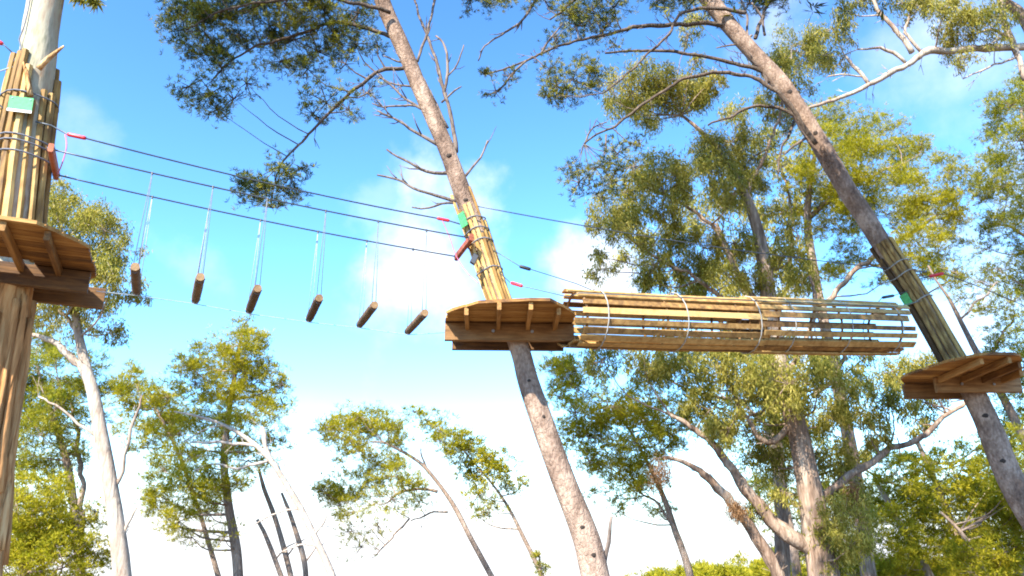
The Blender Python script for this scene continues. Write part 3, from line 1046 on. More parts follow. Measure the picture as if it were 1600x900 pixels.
# fibrous bark ribs hanging below the left platform
random.seed(5)
for k in range(16):
    an = 2 * math.pi * k / 16 + random.uniform(-.1, .1)
    i1 = TP1.at_z(4.48)
    i0 = max(0, TP1.at_z(random.uniform(0.2, 2.4)))
    pts = []
    for i in range(i0, i1, 5):
        d = TP1.u[i] * math.cos(an) + TP1.v[i] * math.sin(an)
        pts.append(TP1.p[i] + d * (TP1.r[i] * 1.0) + Vector((random.uniform(-.006, .006), random.uniform(-.006, .006), 0)))
        an += random.uniform(-.02, .05)
    if len(pts) > 2:
        MB().tube(pts, [random.uniform(.030, .052) for _ in pts], 6, 0.12, rough=.25).build('bark_ridge', M['strip_bark'], T1, True)


def marker_plate(label, tp, px, py, Y, w, h, white):
    c = P(px, py, Y)
    i = tp.at_z(c.z)
    vd = (Vector((0, 0, EYE)) - tp.p[i])
    t = tp.t[i]
    # face outward along the line from the trunk's axis to the plate's place, close to the viewer
    ax = ray(px, py).normalized()
    q = tp.p[i]
    vd.z = 0
    vd.normalize()
    rt = Vector((-vd.y, vd.x, 0))
    so_ = max(-.85, min(.85, (c - q).dot(rt) / (tp.r[i] + .10)))
    n = vd * math.sqrt(1 - so_ * so_) + rt * so_
    n = (n - t * n.dot(t)).normalized()
    s = t.cross(n).normalized()
    c = q + n * (tp.r[i] + 0.105)
    root = thing('marker_plate', c, label, 'marker plate', 'green marker plates on the trunks')
    MB().box(c, s * w / 2, t * h / 2, n * 0.006, .002).build('plate', M['green_paint'], root)
    if white:
        MB().box(c - t * (h / 2 - .012) + n * .009, s * w / 2 * 1.02, t * .016, n * 0.004).build('lower_edge', M['white_paint'], root)
    for sx in (-1, 1):
        a = c + s * (w * .38 * sx) + t * h * .36
        MB().rod(a + n * .006, a + n * .012, .008, 8).build('screw', M['steel'], root)


marker_plate('green plate with a white lower edge tied to the left trunk guard', TP1, 27, 188, Y1, .24, .20, True)
marker_plate('small green plate on the middle pine beside a red-brown spreader bar', TP2, 722, 350, Y2, .12, .22, False)
marker_plate('green plate on the shaded battens of the right pine', TP3, 1413, 465, Y3, .16, .20, False)

# ------------------------------------------------------------------ bridge of hanging logs
z_s1, z_s2 = 6.05, 6.0
S1n, S1f = PZ(80, 233, z_s1), PZ(88, 273, z_s1)
S2n, S2f = PZ(736, 372, z_s2), PZ(714, 401, z_s2)


def spreader(label, a, b, hook):
    a, b = Vector(a), Vector(b)
    d = (b - a).normalized()
    c = (a + b) / 2
    root = thing('spreader_bar', c, label, 'spreader bar', 'spreader bars of the log bridge')
    up = Vector((0, 0, 1))
    s = d.cross(up)
    o = MB().box(c, d * ((b - a).length / 2 + .04), s * .028, up * .052, .012).build('bar', M['red_wood'], root)
    for q in (a, b):
        MB().rod(q - s * .04, q + s * .04, .020, 8).build('bolt', M['steel'], root)


spreader('dark red-brown spreader bar on the left trunk guard', S1n, S1f, 0)
spreader('red-brown spreader bar on the middle pine at the end of the log bridge', S2n, S2f, 0)


def sag(a, b, s, n=14):
    a, b = Vector(a), Vector(b)
    return [a.lerp(b, i / n) - Vector((0, 0, 4 * s * (i / n) * (1 - i / n))) for i in range(n + 1)]


def sleeve(root, a, b, f0, f1, r, m):
    """crimped plastic sleeve on a cable between fractions f0 and f1"""
    a, b = Vector(a), Vector(b)
    p, q = a.lerp(b, f0), a.lerp(b, f1)
    MB().tube([p, p.lerp(q, .08), p.lerp(q, .92), q], [r * .75, r, r, r * .75], 8, 1e9).build('sleeve', m, root, True)


def cable(label, pts, r=0.008, m='cable', sleeves=(), group='steel cables'):
    root = thing('cable', pts[0], label, 'cable', group)
    MB().tube(pts, r, 6, 1e9).build('wire', M[m], root, True)
    for (a, b, mm, rr) in sleeves:
        MB().tube([a, Vector(a).lerp(Vector(b), .1), Vector(a).lerp(Vector(b), .9), b], [rr * .8, rr, rr, rr * .8], 8, 1e9).build('sleeve', M[mm], root, True)
    return root


HN = sag(S1n, S2n, .05)
HF = sag(S1f, S2f, .05)
cable('near hand cable of the log bridge from left trunk to middle pine', HN, .0095)
cable('far hand cable of the log bridge, lower of the three dark lines', HF, .0095)
# safety cable above
q0, _ = trunk_at(TP1, P(78, 195, Y1).z)
A0 = P(80, 196, 8.05)
A1 = P(106, 210, 8.05)
A2 = P(134, 216, 8.07)
B2 = P(683, 341, 10.35)
B1 = P(702, 345, 10.38)
B0 = P(735, 355, 10.40)
SFT = sag(A2, B2, .05)
cable('top safety cable with red sleeves at both ends, left trunk to middle pine', [P(55, 190, 7.95), A0, A1] + SFT + [B1, B0], .0095, 'cable',
      [(A1, A2, 'red_plastic', .024), (B2, B1, 'red_plastic', .024)])

# steps
STEPS = [(238, 238, 'leftmost hanging log step of the bridge, pale lit end nearest left platform'),
         (333, 326, 'second hanging log step from the left, almost upright in view and dark'),
         (417, 408, 'third hanging log step from the left, under the drooping pine twig'),
         (509, 497, 'fourth hanging log step from the left, on two thin ropes'),
         (592, 574, 'fifth hanging log step from the left, just before the last one'),
         (667, 646, 'rightmost hanging log step of the bridge, nearest the middle platform')]


def on_line(pts, px):
    """point of a polyline that is seen at photo column px"""
    best = None
    for i in range(len(pts) - 1):
        for k in range(20):
            q = Vector(pts[i]).lerp(Vector(pts[i + 1]), k / 20)
            dpt = q - Vector((0, 0, EYE))
            x = dpt.x / (dpt.y * CP + dpt.z * SP) * F + 800
            if best is None or abs(x - px) < best[0]:
                best = (abs(x - px), q)
    return best[1]


LOG_Z = [4.80, 4.80, 4.77, 4.77, 4.79, 4.79]
log_far = []
proto = None


def log_mesh():
    """a peeled round log, 1 m long along X, r 1: scaled per step"""
    n, st = 14, 9
    vs, fs = [], []
    for j in range(st):
        x = -0.5 + j / (st - 1)
        e = 0.90 if j in (0, st - 1) else 1.0
        for k in range(n):
            an = 2 * math.pi * k / n
            r = e * (1 + 0.06 * noise.noise(Vector((x * 5, math.cos(an) * 1.5, math.sin(an) * 1.5))))
            vs.append((x, r * math.cos(an), r * math.sin(an)))
    for j in range(st - 1):
        for k in range(n):
            k2 = (k + 1) % n
            fs.append([j * n + k, j * n + k2, (j + 1) * n + k2, (j + 1) * n + k])
    fs.append(list(range(n))[::-1])
    fs.append([(st - 1) * n + k for k in range(n)])
    return vs, fs


lv, lf = log_mesh()
for k, (xn, xf, lab) in enumerate(STEPS):
    tn, tf = on_line(HN, xn), on_line(HF, xf)
    z = LOG_Z[k]
    bn, bf = Vector((tn.x, tn.y, z)), Vector((tf.x, tf.y, z))
    dvec = (bf - bn)
    ln = min(1.0, max(0.90, dvec.length))
    c = (bn + bf) / 2
    d = dvec.normalized()
    bn, bf = c - d * (ln / 2 - .06), c + d * (ln / 2 - .06)
    root = thing('hanging_log_step', c, lab, 'log step', 'hanging log steps of the bridge')
    me_v = []
    side = d.cross(Vector((0, 0, 1)))
    R = Matrix((d, side, d.cross(side) * -1)).transposed()
    for v in lv:
        me_v.append(c + d * (v[0] * ln) + side * (v[1] * .053) + Vector((0, 0, 1)) * (v[2] * .053))
    o = part('log', me_v, lf, [M['log_wood'], M['end_wood']], root, True, origin=c)
    o.data.polygons[-1].material_index = 1
    o.data.polygons[-2].material_index = 1
    o.data.polygons[-1].use_smooth = False
    o.data.polygons[-2].use_smooth = False
    for (t_, b_, m_) in ((tn, bn, 'dark_rope'), (tf, bf, 'rope')):
        # a doubled rope: two strands that spread a little round the log
        for s_ in (-1, 1):
            e = b_ + side * (.026 * s_)
            MB().tube([t_ + Vector((0, 0, .01)), t_.lerp(e, .5) + side * .004 * s_, e], .0045, 5, 1e9).build('rope', M[m_], root, True)
        MB().tube([b_ + side * .055, b_ - Vector((0, 0, .056)), b_ - side * .055], .0065, 5, .02).build('rope', M[m_], root, True)
        MB().rod(t_ - Vector((0, 0, .025)), t_ + Vector((0, 0, .012)), .011, 6).build('clamp', M['black_plastic'], root)
    log_far.append(bf)
# foot cable under the far ends of the logs
FC = [P(150, 455, 8.4)] + [q - Vector((0, 0, .062)) for q in log_far] + [P(702, 519, 10.55)]
cable('pale thin foot cable running under the log steps into the middle platform', FC, .0055, 'pale_cable')

# pink cords
tag(MB().tube([A1 + Vector((-.03, 0, 0)), P(104, 228, 7.95), P(99, 250, 7.95), P(92, 268, 8.0), S1f], .007, 5, .05).build_top('cord', M['pink_cord'], A1, True),
    'pink cord looping from red sleeve to spreader bar on left trunk', 'cord', 'pink cords')
tag(MB().tube([B2 + Vector((.06, 0, 0)), P(703, 372, 10.4), P(712, 398, 10.45), P(728, 424, 10.4), P(748, 443, 10.3)], .006, 5, .05).build_top('cord', M['pink_cord'], B2, True),
    'pink cord hanging from red sleeve down to the middle pine battens', 'cord', 'pink cords')
# little dark pulley block on the middle guard
bk = MB().box(P(741, 405, 10.12), Vector((.03, 0, -.02)), Vector((0, .03, 0)), Vector((.03, 0, .07)), .012).build_top('pulley_block', M['black_plastic'], P(741, 405, 10.12))
tag(bk, 'small black block hanging on the middle pine battens under spreader bar', 'pulley')

# ------------------------------------------------------------------ slat tunnel
TA, TB = P(889, 497, 10.05), P(1398, 514, 11.85)
ax = (TB - TA).normalized()
e1 = ax.cross(Vector((0, 0, 1))).normalized()      # towards the viewer side
if e1.y > 0:
    e1 = -e1
e2 = e1.cross(ax).normalized()
if e2.z < 0:
    e2 = -e2
TL = (TB - TA).length
RT = 0.375
tun = thing('slat_tunnel', TA, 'long round tunnel of honey slats hung between middle and right platforms', 'tunnel')


def tpos(s, an, r):
    # the barrel hangs a little and is not quite round
    return TA + ax * s + e1 * (math.cos(an) * r) + e2 * (math.sin(an) * r * 1.02) - Vector((0, 0, 0.012 * 4 * (s / TL) * (1 - s / TL)))


random.seed(33)
NS = 19
for half in (0, 1):
    s_lo = 0.0 if half == 0 else TL * 0.505
    s_hi = TL * 0.53 if half == 0 else TL
    for k in range(NS):
        an = 2 * math.pi * (k + .5 * half * .5 + random.uniform(-.11, .11)) / NS
        bottom = math.sin(an) < -0.8
        w = random.uniform(.034, .043) * (1.25 if bottom else 1.0)
        a0 = s_lo + random.uniform(-.09, .07)
        a1_ = s_hi + random.uniform(-.12, .08)
        rr = RT + (0.012 if half else 0.0) + random.uniform(-.008, .008)
        n = 4
        vs, fs = [], []
        tw = random.uniform(-.02, .02)
        wob = random.uniform(-.008, .008)
        for j in range(n + 1):
            s = a0 + (a1_ - a0) * j / n
            aa = an + tw * (j / n - .5)
            rj = rr + wob * math.sin(math.pi * j / n) * 2
            rad_d = (e1 * math.cos(aa) + e2 * math.sin(aa)).normalized()
            tan_d = (-e1 * math.sin(aa) + e2 * math.cos(aa)).normalized()
            c = tpos(s, aa, rj)
            wj = w * (1 + random.uniform(-.08, .08))
            for (q1, q2) in ((-1, -1), (1, -1), (1, 1), (-1, 1)):
                vs.append(c + tan_d * wj * q1 + rad_d * .012 * q2)
        for j in range(n):
            for q in range(4):
                fs.append([j * 4 + q, j * 4 + (q + 1) % 4, j * 4 + 4 + (q + 1) % 4, j * 4 + 4 + q])
        fs += [[3, 2, 1, 0], [n * 4 + i for i in range(4)]]
        o = part('slat', vs, fs, M['slat_wood'], tun, origin=tpos(a0, an, rr))
# hoops: dark wooden rings inside, pale lashings outside
for f in (0.02, 0.235, 0.44, 0.52, 0.56, 0.76, 0.965):
    ring = [tpos(TL * f, 2 * math.pi * i / 28, RT - .030) for i in range(29)]
    MB().tube(ring, .018, 6, 1e9, cap=False).build('hoop', M['beam_wood'], tun, True)
for f in (0.07, 0.285, 0.50, 0.605, 0.785, 0.955):
    ring = []
    for i in range(77):
        an = 2 * math.pi * i / 76
        ring.append(tpos(TL * f + .01 * math.sin(an * 2 + f * 9), an, RT + .026 + .003 * math.cos(an * NS)))
    MB().tube(ring, .009, 5, 1e9, cap=False).build('lashing', M['white_cord'], tun, True)
# tread boards lying on the bottom
for half in (0, 1):
    for q in (-.11, .02):
        s0, s1 = (0.02 + half * TL * .5, TL * (.5 + half * .49))
        vs_c = [tpos(s, 0, 0) + e2 * (-RT + .055) + e1 * q for s in (s0, s1)]
        c = (vs_c[0] + vs_c[1]) / 2
        MB().box(c, (vs_c[1] - vs_c[0]) / 2, e1 * .055, e2 * .014, .004).build('tread_board', M['slat_wood'], tun, origin=c)

# cables at the tunnel
g0, g1 = P(790, 402, 10.25), P(812, 416, 10.2)
cable('thin cable with black sleeve from middle pine to the slat tunnel top', [P(765, 388, 10.35), g0, g1, P(830, 421, 10.2), P(900, 443, 10.35), tpos(TL * .12, math.pi * .62, RT + .04), tpos(TL * .5, math.pi * .6, RT + .045), tpos(TL * .97, math.pi * .6, RT + .04), P(1378, 465, 12.0), P(1396, 462, 12.2), P(1428, 452, 12.6)], .0065, 'cable',
      [(g1, P(829, 421, 10.2), 'black_plastic', .026), (P(1379, 465, 12.02), P(1396, 462, 12.2), 'black_plastic', .026)])
cable('thin cable with red sleeve from middle pine to near side of the tunnel', [P(778, 424, 10.3), P(798, 442, 10.1), P(816, 447, 10.0), P(888, 464, 9.95), tpos(.03, math.pi * .2, RT + .03), tpos(TL * .5, math.pi * .2, RT + .045), tpos(TL * .96, math.pi * .2, RT + .04), P(1440, 470, 12.4)], .0065, 'cable',
      [(P(799, 442, 10.1), P(816, 447, 10.0), 'red_plastic', .024)])
UP = sag(P(745, 322, 10.35), P(1448, 425, 12.75), .10)
cable('upper safety cable from middle pine past the grey-green tree to right pine', UP, .008, 'cable')
cable('cable with red sleeve leaving the right pine toward the right edge', [P(1432, 437, 12.5), P(1452, 432, 12.4), P(1474, 427, 12.35), P(1540, 452, 12.8), P(1620, 486, 13.4), P(1800, 560, 15)], .008, 'cable',
      [(P(1452, 432, 12.4), P(1474, 427, 12.35), 'red_plastic', .028)])
# cables leaving the left trunk to the left
cable('upper dark cable with red sleeve leaving left trunk out of frame', [P(30, 92, 8.05), P(6, 70, 8.0), P(-8, 62, 7.98), P(-260, -40, 7.4)], .008, 'cable', [(P(4, 69, 8.0), P(-14, 58, 7.97), 'red_plastic', .026)])
cable('pale cable leaving left trunk at the frayed bark, lower than the red sleeve', [P(34, 100, 8.0), P(0, 111, 7.9), P(-260, 150, 7.2)], .008, 'pale_cable')
cable('dark cable leaving left trunk just above the green plate', [P(30, 182, 8.0), P(8, 172, 7.9), P(-10, 155, 7.85), P(-260, 60, 7.2)], .008, 'cable')
tag(MB().tube([P(52, -40, 7.93), P(46, 5, 7.93), P(38, 40, 7.93), P(30, 62, 7.93), P(33, 75, 7.93), P(22, 96, 7.93)], .009, 5, .05).build_top('cord', M['dark_rope'], P(46, 5, 7.9), True),
    'dark cord hanging down the left side of the pale trunk', 'cord')

# ------------------------------------------------------------------ background trees
BG = 'trees standing behind the course'
tree('eucalyptus_tree', 'pale forked bare trunk with olive crown behind the left platform', 'tree', 16.0,
     [(193, 930, 30), (186, 850, 27), (173, 760, 24), (160, 690, 23), (147, 620, 20), (131, 560, 16), (119, 500, 13), (112, 440, 10), (104, 380, 6)],
     [(85, 320, 32), (105, 345, 34), (135, 330, 32), (162, 360, 34), (105, 395, 32), (150, 405, 36), (188, 390, 26), (180, 435, 32), (214, 462, 16), (120, 445, 38), (80, 460, 34), (150, 475, 32), (170, 520, 24, None, .7), (75, 400, 34), (130, 500, 28, None, .6), (60, 510, 30, None, .7), (100, 300, 20)],
     M['grey_bark'], M['gum_leaf'], 'gum', BG,
     [[(148, 622, 14), (128, 580, 13), (104, 552, 11), (80, 532, 9), (48, 522, 6), (20, 530, 4)],
      [(176, 770, 7), (195, 725, 6), (208, 660, 5), (222, 615, 3)], [(185, 850, 6), (200, 820, 5), (215, 790, 3)],
      [(135, 565, 8), (110, 500, 6), (75, 480, 4)], [(160, 690, 6), (110, 650, 4), (60, 620, 3)]], dens=.9, L=.115, wdt=.023)
tree('pine_tree', 'dark twin-trunk pine at far left behind the pale forked trunk', 'tree', 22.0,
     [(128, 930, 16), (122, 850, 15), (114, 780, 13), (104, 720, 12), (86, 665, 10), (70, 620, 8), (60, 580, 5)],
     [(45, 580, 36), (90, 590, 34), (35, 630, 36), (100, 640, 32), (65, 680, 36, None, .7), (15, 560, 34), (8, 620, 34), (135, 570, 26), (20, 690, 36, None, .8), (110, 690, 28, None, .5), (150, 600, 22, None, .7), (60, 540, 26), (175, 610, 22), (40, 660, 34), (85, 640, 30), (15, 720, 32), (60, 730, 32), (105, 720, 28), (30, 600, 30), (120, 610, 26), (70, 550, 28), (140, 660, 22, None, .7)],
     M['far_bark'], M['pine_leaf'], 'pine', BG, [[(124, 880, 10), (128, 780, 9), (122, 700, 7), (115, 640, 5), (105, 590, 3)]], dens=.7, L=.145, wdt=.016)
tree('pine_tree', 'bushy yellow-green pine filling the bottom left corner', 'tree', 18.0,
     [(30, 960, 18), (40, 880, 14), (48, 830, 11), (55, 780, 7)],
     [(25, 780, 40), (70, 775, 36), (15, 835, 42), (65, 835, 44), (115, 820, 34), (35, 885, 44), (100, 880, 40), (145, 865, 24, None, .9), (5, 755, 30), (50, 800, 34), (90, 850, 34), (130, 890, 30), (60, 900, 36), (5, 880, 36), (150, 800, 16, None, .5)],
     M['far_bark'], M['pine_leaf_gold'], 'pine', BG, dens=.8, L=.12, wdt=.018)
tree('pine_tree', 'tall full pine with pointed top left of centre, below the hanging logs', 'tree', 20.0,
     [(373, 925, 17), (369, 860, 16), (357, 790, 14), (350, 720, 12), (358, 640, 9), (368, 580, 7), (378, 520, 4)],
     [(380, 518, 20), (372, 540, 28), (398, 545, 24), (350, 570, 28), (312, 560, 26), (420, 580, 28), (385, 585, 36), (355, 615, 36), (305, 600, 30), (425, 630, 28), (388, 650, 36), (335, 655, 36), (430, 685, 20), (440, 600, 18), (290, 570, 18),
      (280, 680, 34), (300, 715, 34), (350, 700, 34), (255, 735, 28), (290, 755, 36), (340, 760, 32), (250, 775, 24), (320, 800, 28), (280, 815, 26), (385, 720, 30, None, .7), (240, 790, 20), (300, 840, 22, None, .4), (350, 840, 24, None, .3)],
     M['far_bark'], M['pine_leaf_gold'], 'pine', BG, dens=.8, L=.135, wdt=.015)
tree('pine_tree', 'dark-green smaller pine with slanting trunk beside the tall full pine', 'tree', 21.5,
     [(348, 930, 10), (338, 890, 9), (325, 845, 8), (305, 780, 7), (275, 700, 6), (245, 640, 4)],
     [(200, 600, 22), (225, 620, 32), (190, 625, 22), (245, 650, 34), (215, 665, 26), (265, 620, 28), (230, 700, 24, None, .7), (270, 660, 28), (205, 580, 14)],
     M['far_bark'], M['pine_leaf_gold'], 'pine', BG, dens=.75, L=.145, wdt=.016)
# bare leaning poles and the dead tree
tree('dead_tree', 'bleached dead tree bowing left in front of the tall full pine', 'dead tree', 18.5,
     [(527, 930, 13), (515, 890, 13), (492, 840, 12), (470, 795, 12), (452, 765, 12), (425, 722, 11), (395, 692, 10), (365, 672, 8), (335, 658, 6), (300, 648, 5), (272, 643, 3)],
     [], M['bleached_wood'], M['pine_leaf'], 'pine', BG,
     [[(400, 697, 6), (365, 692, 5), (330, 690, 4), (298, 693, 3)], [(420, 720, 5), (380, 730, 4), (330, 728, 3), (300, 735, 2)], [(436, 735, 7), (418, 705, 8), (412, 680, 8), (408, 665, 7)],
      [(470, 795, 4), (440, 800, 3), (400, 820, 2)], [(490, 840, 4), (505, 815, 3), (512, 800, 2)], [(350, 664, 3), (320, 672, 2), (290, 690, 2)], [(500, 855, 4), (470, 850, 3), (440, 862, 2)]], limb_m=M['bleached_wood'])
for (pts, lab) in [([(448, 930, 9), (430, 875, 8), (412, 830, 7), (402, 812, 6)], 'short bare dark leaning pole trunk right of the tall pine, broken off low'),
                   ([(460, 930, 9), (447, 870, 9), (430, 810, 8), (412, 762, 7), (404, 730, 4)], 'taller slim bare dark trunk leaning left beside the tall pine'),
                   ([(478, 930, 9), (476, 880, 9), (462, 830, 8), (452, 800, 7), (440, 770, 4)], 'slim bare dark trunk close against the bleached bowing tree')]:
    tree('dead_tree', lab, 'dead tree', 20.0 + random.random(), pts, [], M['far_bark'], M['pine_leaf'], 'pine', BG,
         [[(pts[1][0], pts[1][1], 3), (pts[1][0] + 18, pts[1][1] - 22, 2), (pts[1][0] + 30, pts[1][1] - 30, 1.5)]])
tree('pine_tree', 'pine bowing left with a flat-layered crown against white sky', 'tree', 22.0,
     [(782, 930, 10), (765, 895, 10), (735, 840, 9), (712, 795, 9), (690, 762, 8), (664, 730, 8), (645, 715, 7), (622, 702, 6), (598, 690, 4)],
     [(561, 650, 26), (583, 668, 30), (545, 672, 32), (508, 668, 16, None, .8), (525, 680, 20), (610, 672, 24), (565, 705, 32), (590, 722, 30), (535, 762, 28), (575, 752, 30), (508, 770, 18), (620, 745, 26), (645, 760, 22, None, .6), (553, 800, 24, None, .6), (615, 780, 26, None, .55), (655, 785, 18, None, .4), (564, 855, 22, None, .3), (590, 820, 20, None, .3), (550, 830, 18, None, .35), (625, 690, 20), (530, 790, 18, None, .5)],
     M['far_bark'], M['pine_leaf_gold'], 'pine', BG, [[(684, 768, 6), (660, 764, 5), (640, 766, 5), (618, 776, 4), (600, 788, 2)], [(640, 810, 3), (618, 835, 3), (588, 866, 2)], [(700, 800, 4), (670, 800, 3), (640, 815, 2)], [(668, 735, 4), (658, 715, 3), (655, 700, 2)]], dens=.75, L=.145, wdt=.016)
tree('pine_tree', 'thin pine with narrow sloping crown left of the middle trunk', 'tree', 25.0,
     [(858, 930, 8), (838, 880, 8), (818, 840, 7), (800, 803, 6), (783, 775, 5), (760, 745, 4), (725, 705, 3)],
     [(647, 643, 11), (668, 657, 18), (690, 668, 20), (712, 684, 22), (731, 702, 22), (704, 708, 20), (766, 713, 20), (752, 738, 24), (780, 735, 20), (795, 758, 16), (745, 770, 24, None, .6), (765, 795, 18, None, .45), (745, 805, 14, None, .4), (818, 755, 8), (735, 735, 18), (690, 690, 14, None, .6)],
     M['far_bark'], M['pine_leaf_gold'], 'pine', BG, dens=.85, L=.17, wdt=.024)
tree('conifer_sapling', 'tiny narrow conifer top at the bottom beside the middle trunk', 'sapling', 24.0,
     [(848, 930, 4), (845, 890, 3), (842, 862, 2)], [(841, 868, 6), (844, 885, 9), (846, 902, 11)], M['far_bark'], M['pine_leaf'], 'pine', BG, depth=.1, dens=.7, L=.13, wdt=.02)

# big grey-green gum right of centre
GUM = [(985, 145, 36), (1020, 125, 30), (1040, 160, 34), (1065, 140, 36), (1000, 170, 30), (1090, 145, 28), (970, 160, 20), (1110, 130, 20),
       (1110, 240, 34), (1140, 222, 38), (1172, 250, 36), (1128, 275, 36), (1180, 288, 28), (1090, 260, 20), (1150, 300, 26),
       (1010, 278, 34), (1050, 268, 32), (978, 300, 30), (1040, 305, 34), (948, 338, 30), (970, 360, 30), (1000, 330, 24), (930, 350, 16),
       (938, 420, 18, None, .9), (935, 400, 12), (1060, 395, 34), (1022, 415, 30), (1100, 388, 32), (1145, 380, 30), (1015, 440, 22), (1090, 430, 34), (1140, 430, 28), (1050, 340, 20),
       (1240, 400, 28), (1230, 365, 24), (1262, 432, 28), (1180, 440, 24), (1215, 330, 20, None, .7),
       (1205, 165, 26), (1230, 140, 28), (1215, 105, 30), (1240, 70, 34), (1268, 80, 34), (1225, 190, 20, None, .7), (1085, 95, 14, None, .6), (1075, 55, 16, None, .7), (1090, 30, 18, None, .7),
       (940, 565, 30), (1000, 560, 34), (1060, 570, 34), (1120, 575, 36), (1180, 590, 40), (1230, 600, 46), (1280, 605, 40), (1180, 650, 46), (1240, 655, 46), (1300, 655, 36), (1140, 670, 34), (1200, 710, 40), (1270, 710, 38), (1310, 725, 36), (1330, 765, 30), (1320, 805, 36), (1185, 800, 20), (1110, 640, 34), (1290, 830, 28), (1230, 770, 26, None, .6), (1330, 850, 30), (1300, 870, 34), (1090, 600, 26), (1270, 560, 26), (1130, 540, 26), (1050, 530, 24),
       (1350, 600, 28), (1395, 580, 30), (1440, 565, 26), (1390, 635, 34), (1450, 610, 30), (1430, 655, 24), (1345, 645, 26), (1370, 690, 18), (1420, 600, 26), (1360, 665, 20)]
tree('eucalyptus_tree', 'big shaggy grey-green many-limbed tree behind the slat tunnel', 'tree', 17.0,
     [(1292, 940, 52), (1281, 860, 47), (1270, 790, 42), (1258, 730, 36), (1245, 670, 32), (1225, 600, 29), (1210, 530, 29), (1200, 460, 25), (1190, 390, 21), (1175, 330, 17), (1150, 280, 14), (1125, 240, 11), (1095, 205, 9), (1065, 180, 6)],
     GUM, M['gum_bark'], M['gum_leaf'], 'gum', BG,
     [[(1272, 860, 25.9), (1230, 835, 24.5), (1190, 795, 20.2), (1150, 745, 15.8), (1120, 700, 12.2), (1085, 670, 8.6), (1050, 650, 5.8)],
      [(1262, 1010, 24), (1232, 930, 22), (1200, 870, 20), (1170, 820, 17.3), (1130, 770, 14.4), (1095, 735, 10.8), (1060, 720, 7.2), (1035, 715, 4.3)],
      [(1268, 800, 15), (1310, 755, 13), (1360, 724, 11), (1392, 700, 9.5), (1432, 688, 9), (1480, 648, 7.5), (1504, 632, 6), (1520, 615, 3.6)],
      [(1205, 500, 10.1), (1160, 440, 8.6), (1130, 385, 7.2), (1105, 345, 5.8), (1050, 310, 4.3), (1000, 290, 2.9)],
      [(1195, 440, 7.2), (1225, 400, 5.8), (1250, 370, 3.6)],
      [(1180, 560, 10.1), (1140, 480, 7.9), (1080, 430, 5.8), (1020, 400, 4.3), (960, 350, 2.9)],
      [(1225, 590, 10.1), (1260, 530, 7.2), (1275, 470, 5.8), (1265, 430, 3.6)],
      [(1270, 620, 8.6), (1300, 590, 7.2), (1318, 560, 6.5), (1330, 530, 4.3)],
      [(1165, 310, 5.8), (1190, 250, 5.0), (1215, 190, 4.3), (1230, 130, 3.6), (1235, 80, 2.2)],
      [(1240, 660, 11.5), (1200, 690, 9.4), (1165, 650, 7.2), (1140, 600, 5.0)],
      [(1265, 760, 10.1), (1300, 790, 7.9), (1320, 810, 5.8)]],
     limb_m=M['gum_bark'], dens=.98, L=.12, wdt=.023, nside=12, depth=1.0)
tree('eucalyptus_tree', 'yellow-olive leafy crown directly behind the upper half of the big tree', 'tree', 23.0,
     [(1225, 960, 26), (1222, 860, 24), (1218, 740, 21), (1205, 620, 18), (1180, 500, 14), (1150, 420, 10), (1120, 350, 6)],
     [(1090, 335, 30), (1130, 325, 30), (1060, 365, 26), (1200, 385, 30), (1240, 320, 28), (1220, 260, 26), (1195, 215, 24), (1150, 400, 30), (1100, 445, 28), (1250, 440, 28), (1010, 375, 24), (1180, 335, 28), (1210, 430, 28), (1060, 440, 24), (1140, 450, 26), (980, 400, 18), (1150, 180, 22), (1010, 570, 26), (1080, 540, 26), (1150, 530, 28), (1220, 545, 28), (1300, 560, 24), (1350, 560, 20)],
     M['gum_bark'], M['gum_leaf'], 'gum', BG, [[(1190, 540, 10), (1230, 440, 7), (1235, 330, 5), (1215, 240, 3)], [(1205, 620, 9), (1110, 480, 6), (1040, 400, 4)]], dens=.75, L=.19, wdt=.04)
# brown clump of dead leaves and peeling strips on it
for (x, y, r, lab) in [(1032, 735, 24, 'rusty brown clump of dead twigs left of the big grey-green tree'), (1150, 797, 18, 'rusty brown tangle of dead foliage on the lower leaning limb of the big tree'),
                       (1332, 772, 16, 'rusty brown dead foliage clump on the right of the big grey-green trunk')]:
    c = P(x, y, 16.6)
    r_ = r * mpp(x, y, 16.6)
    V, Q = gum_leaves(blob_subs(c, r_ * .75, 1.6), r_ * .8, 70, .12, .012, .5)
    o = add_mesh('dead_foliage', V, Q, M['brown_leaf'], None, False, loc=c)
    tag(o, lab, 'dead foliage', 'clumps of dead foliage')
tree('pine_tree', 'yellow-green pine just right of the middle trunk under the tunnel', 'tree', 19.0,
     [(1085, 930, 13), (1070, 870, 12), (1055, 830, 11), (1042, 790, 10), (1025, 750, 8), (1000, 700, 6), (970, 650, 4)],
     [(880, 590, 26), (918, 610, 32), (960, 635, 34), (1010, 630, 34), (1048, 645, 30), (900, 645, 26), (940, 685, 36), (990, 690, 34), (920, 720, 22), (968, 735, 32), (1010, 740, 28), (965, 775, 18, None, .7), (1030, 800, 18), (875, 620, 16), (1050, 680, 26), (880, 670, 16, None, .5), (995, 780, 14, None, .5), (930, 770, 14, None, .3), (965, 800, 12, None, .4), (1080, 640, 20), (940, 650, 24), (900, 680, 28), (950, 720, 28), (1010, 660, 30), (870, 570, 24), (900, 580, 26), (1040, 700, 26), (985, 640, 28), (1000, 760, 22)],
     M['far_bark'], M['pine_leaf_gold'], 'pine', BG, [[(1050, 820, 5), (1030, 790, 4), (1000, 770, 3), (970, 740, 2)]], dens=.8, L=.135, wdt=.015)
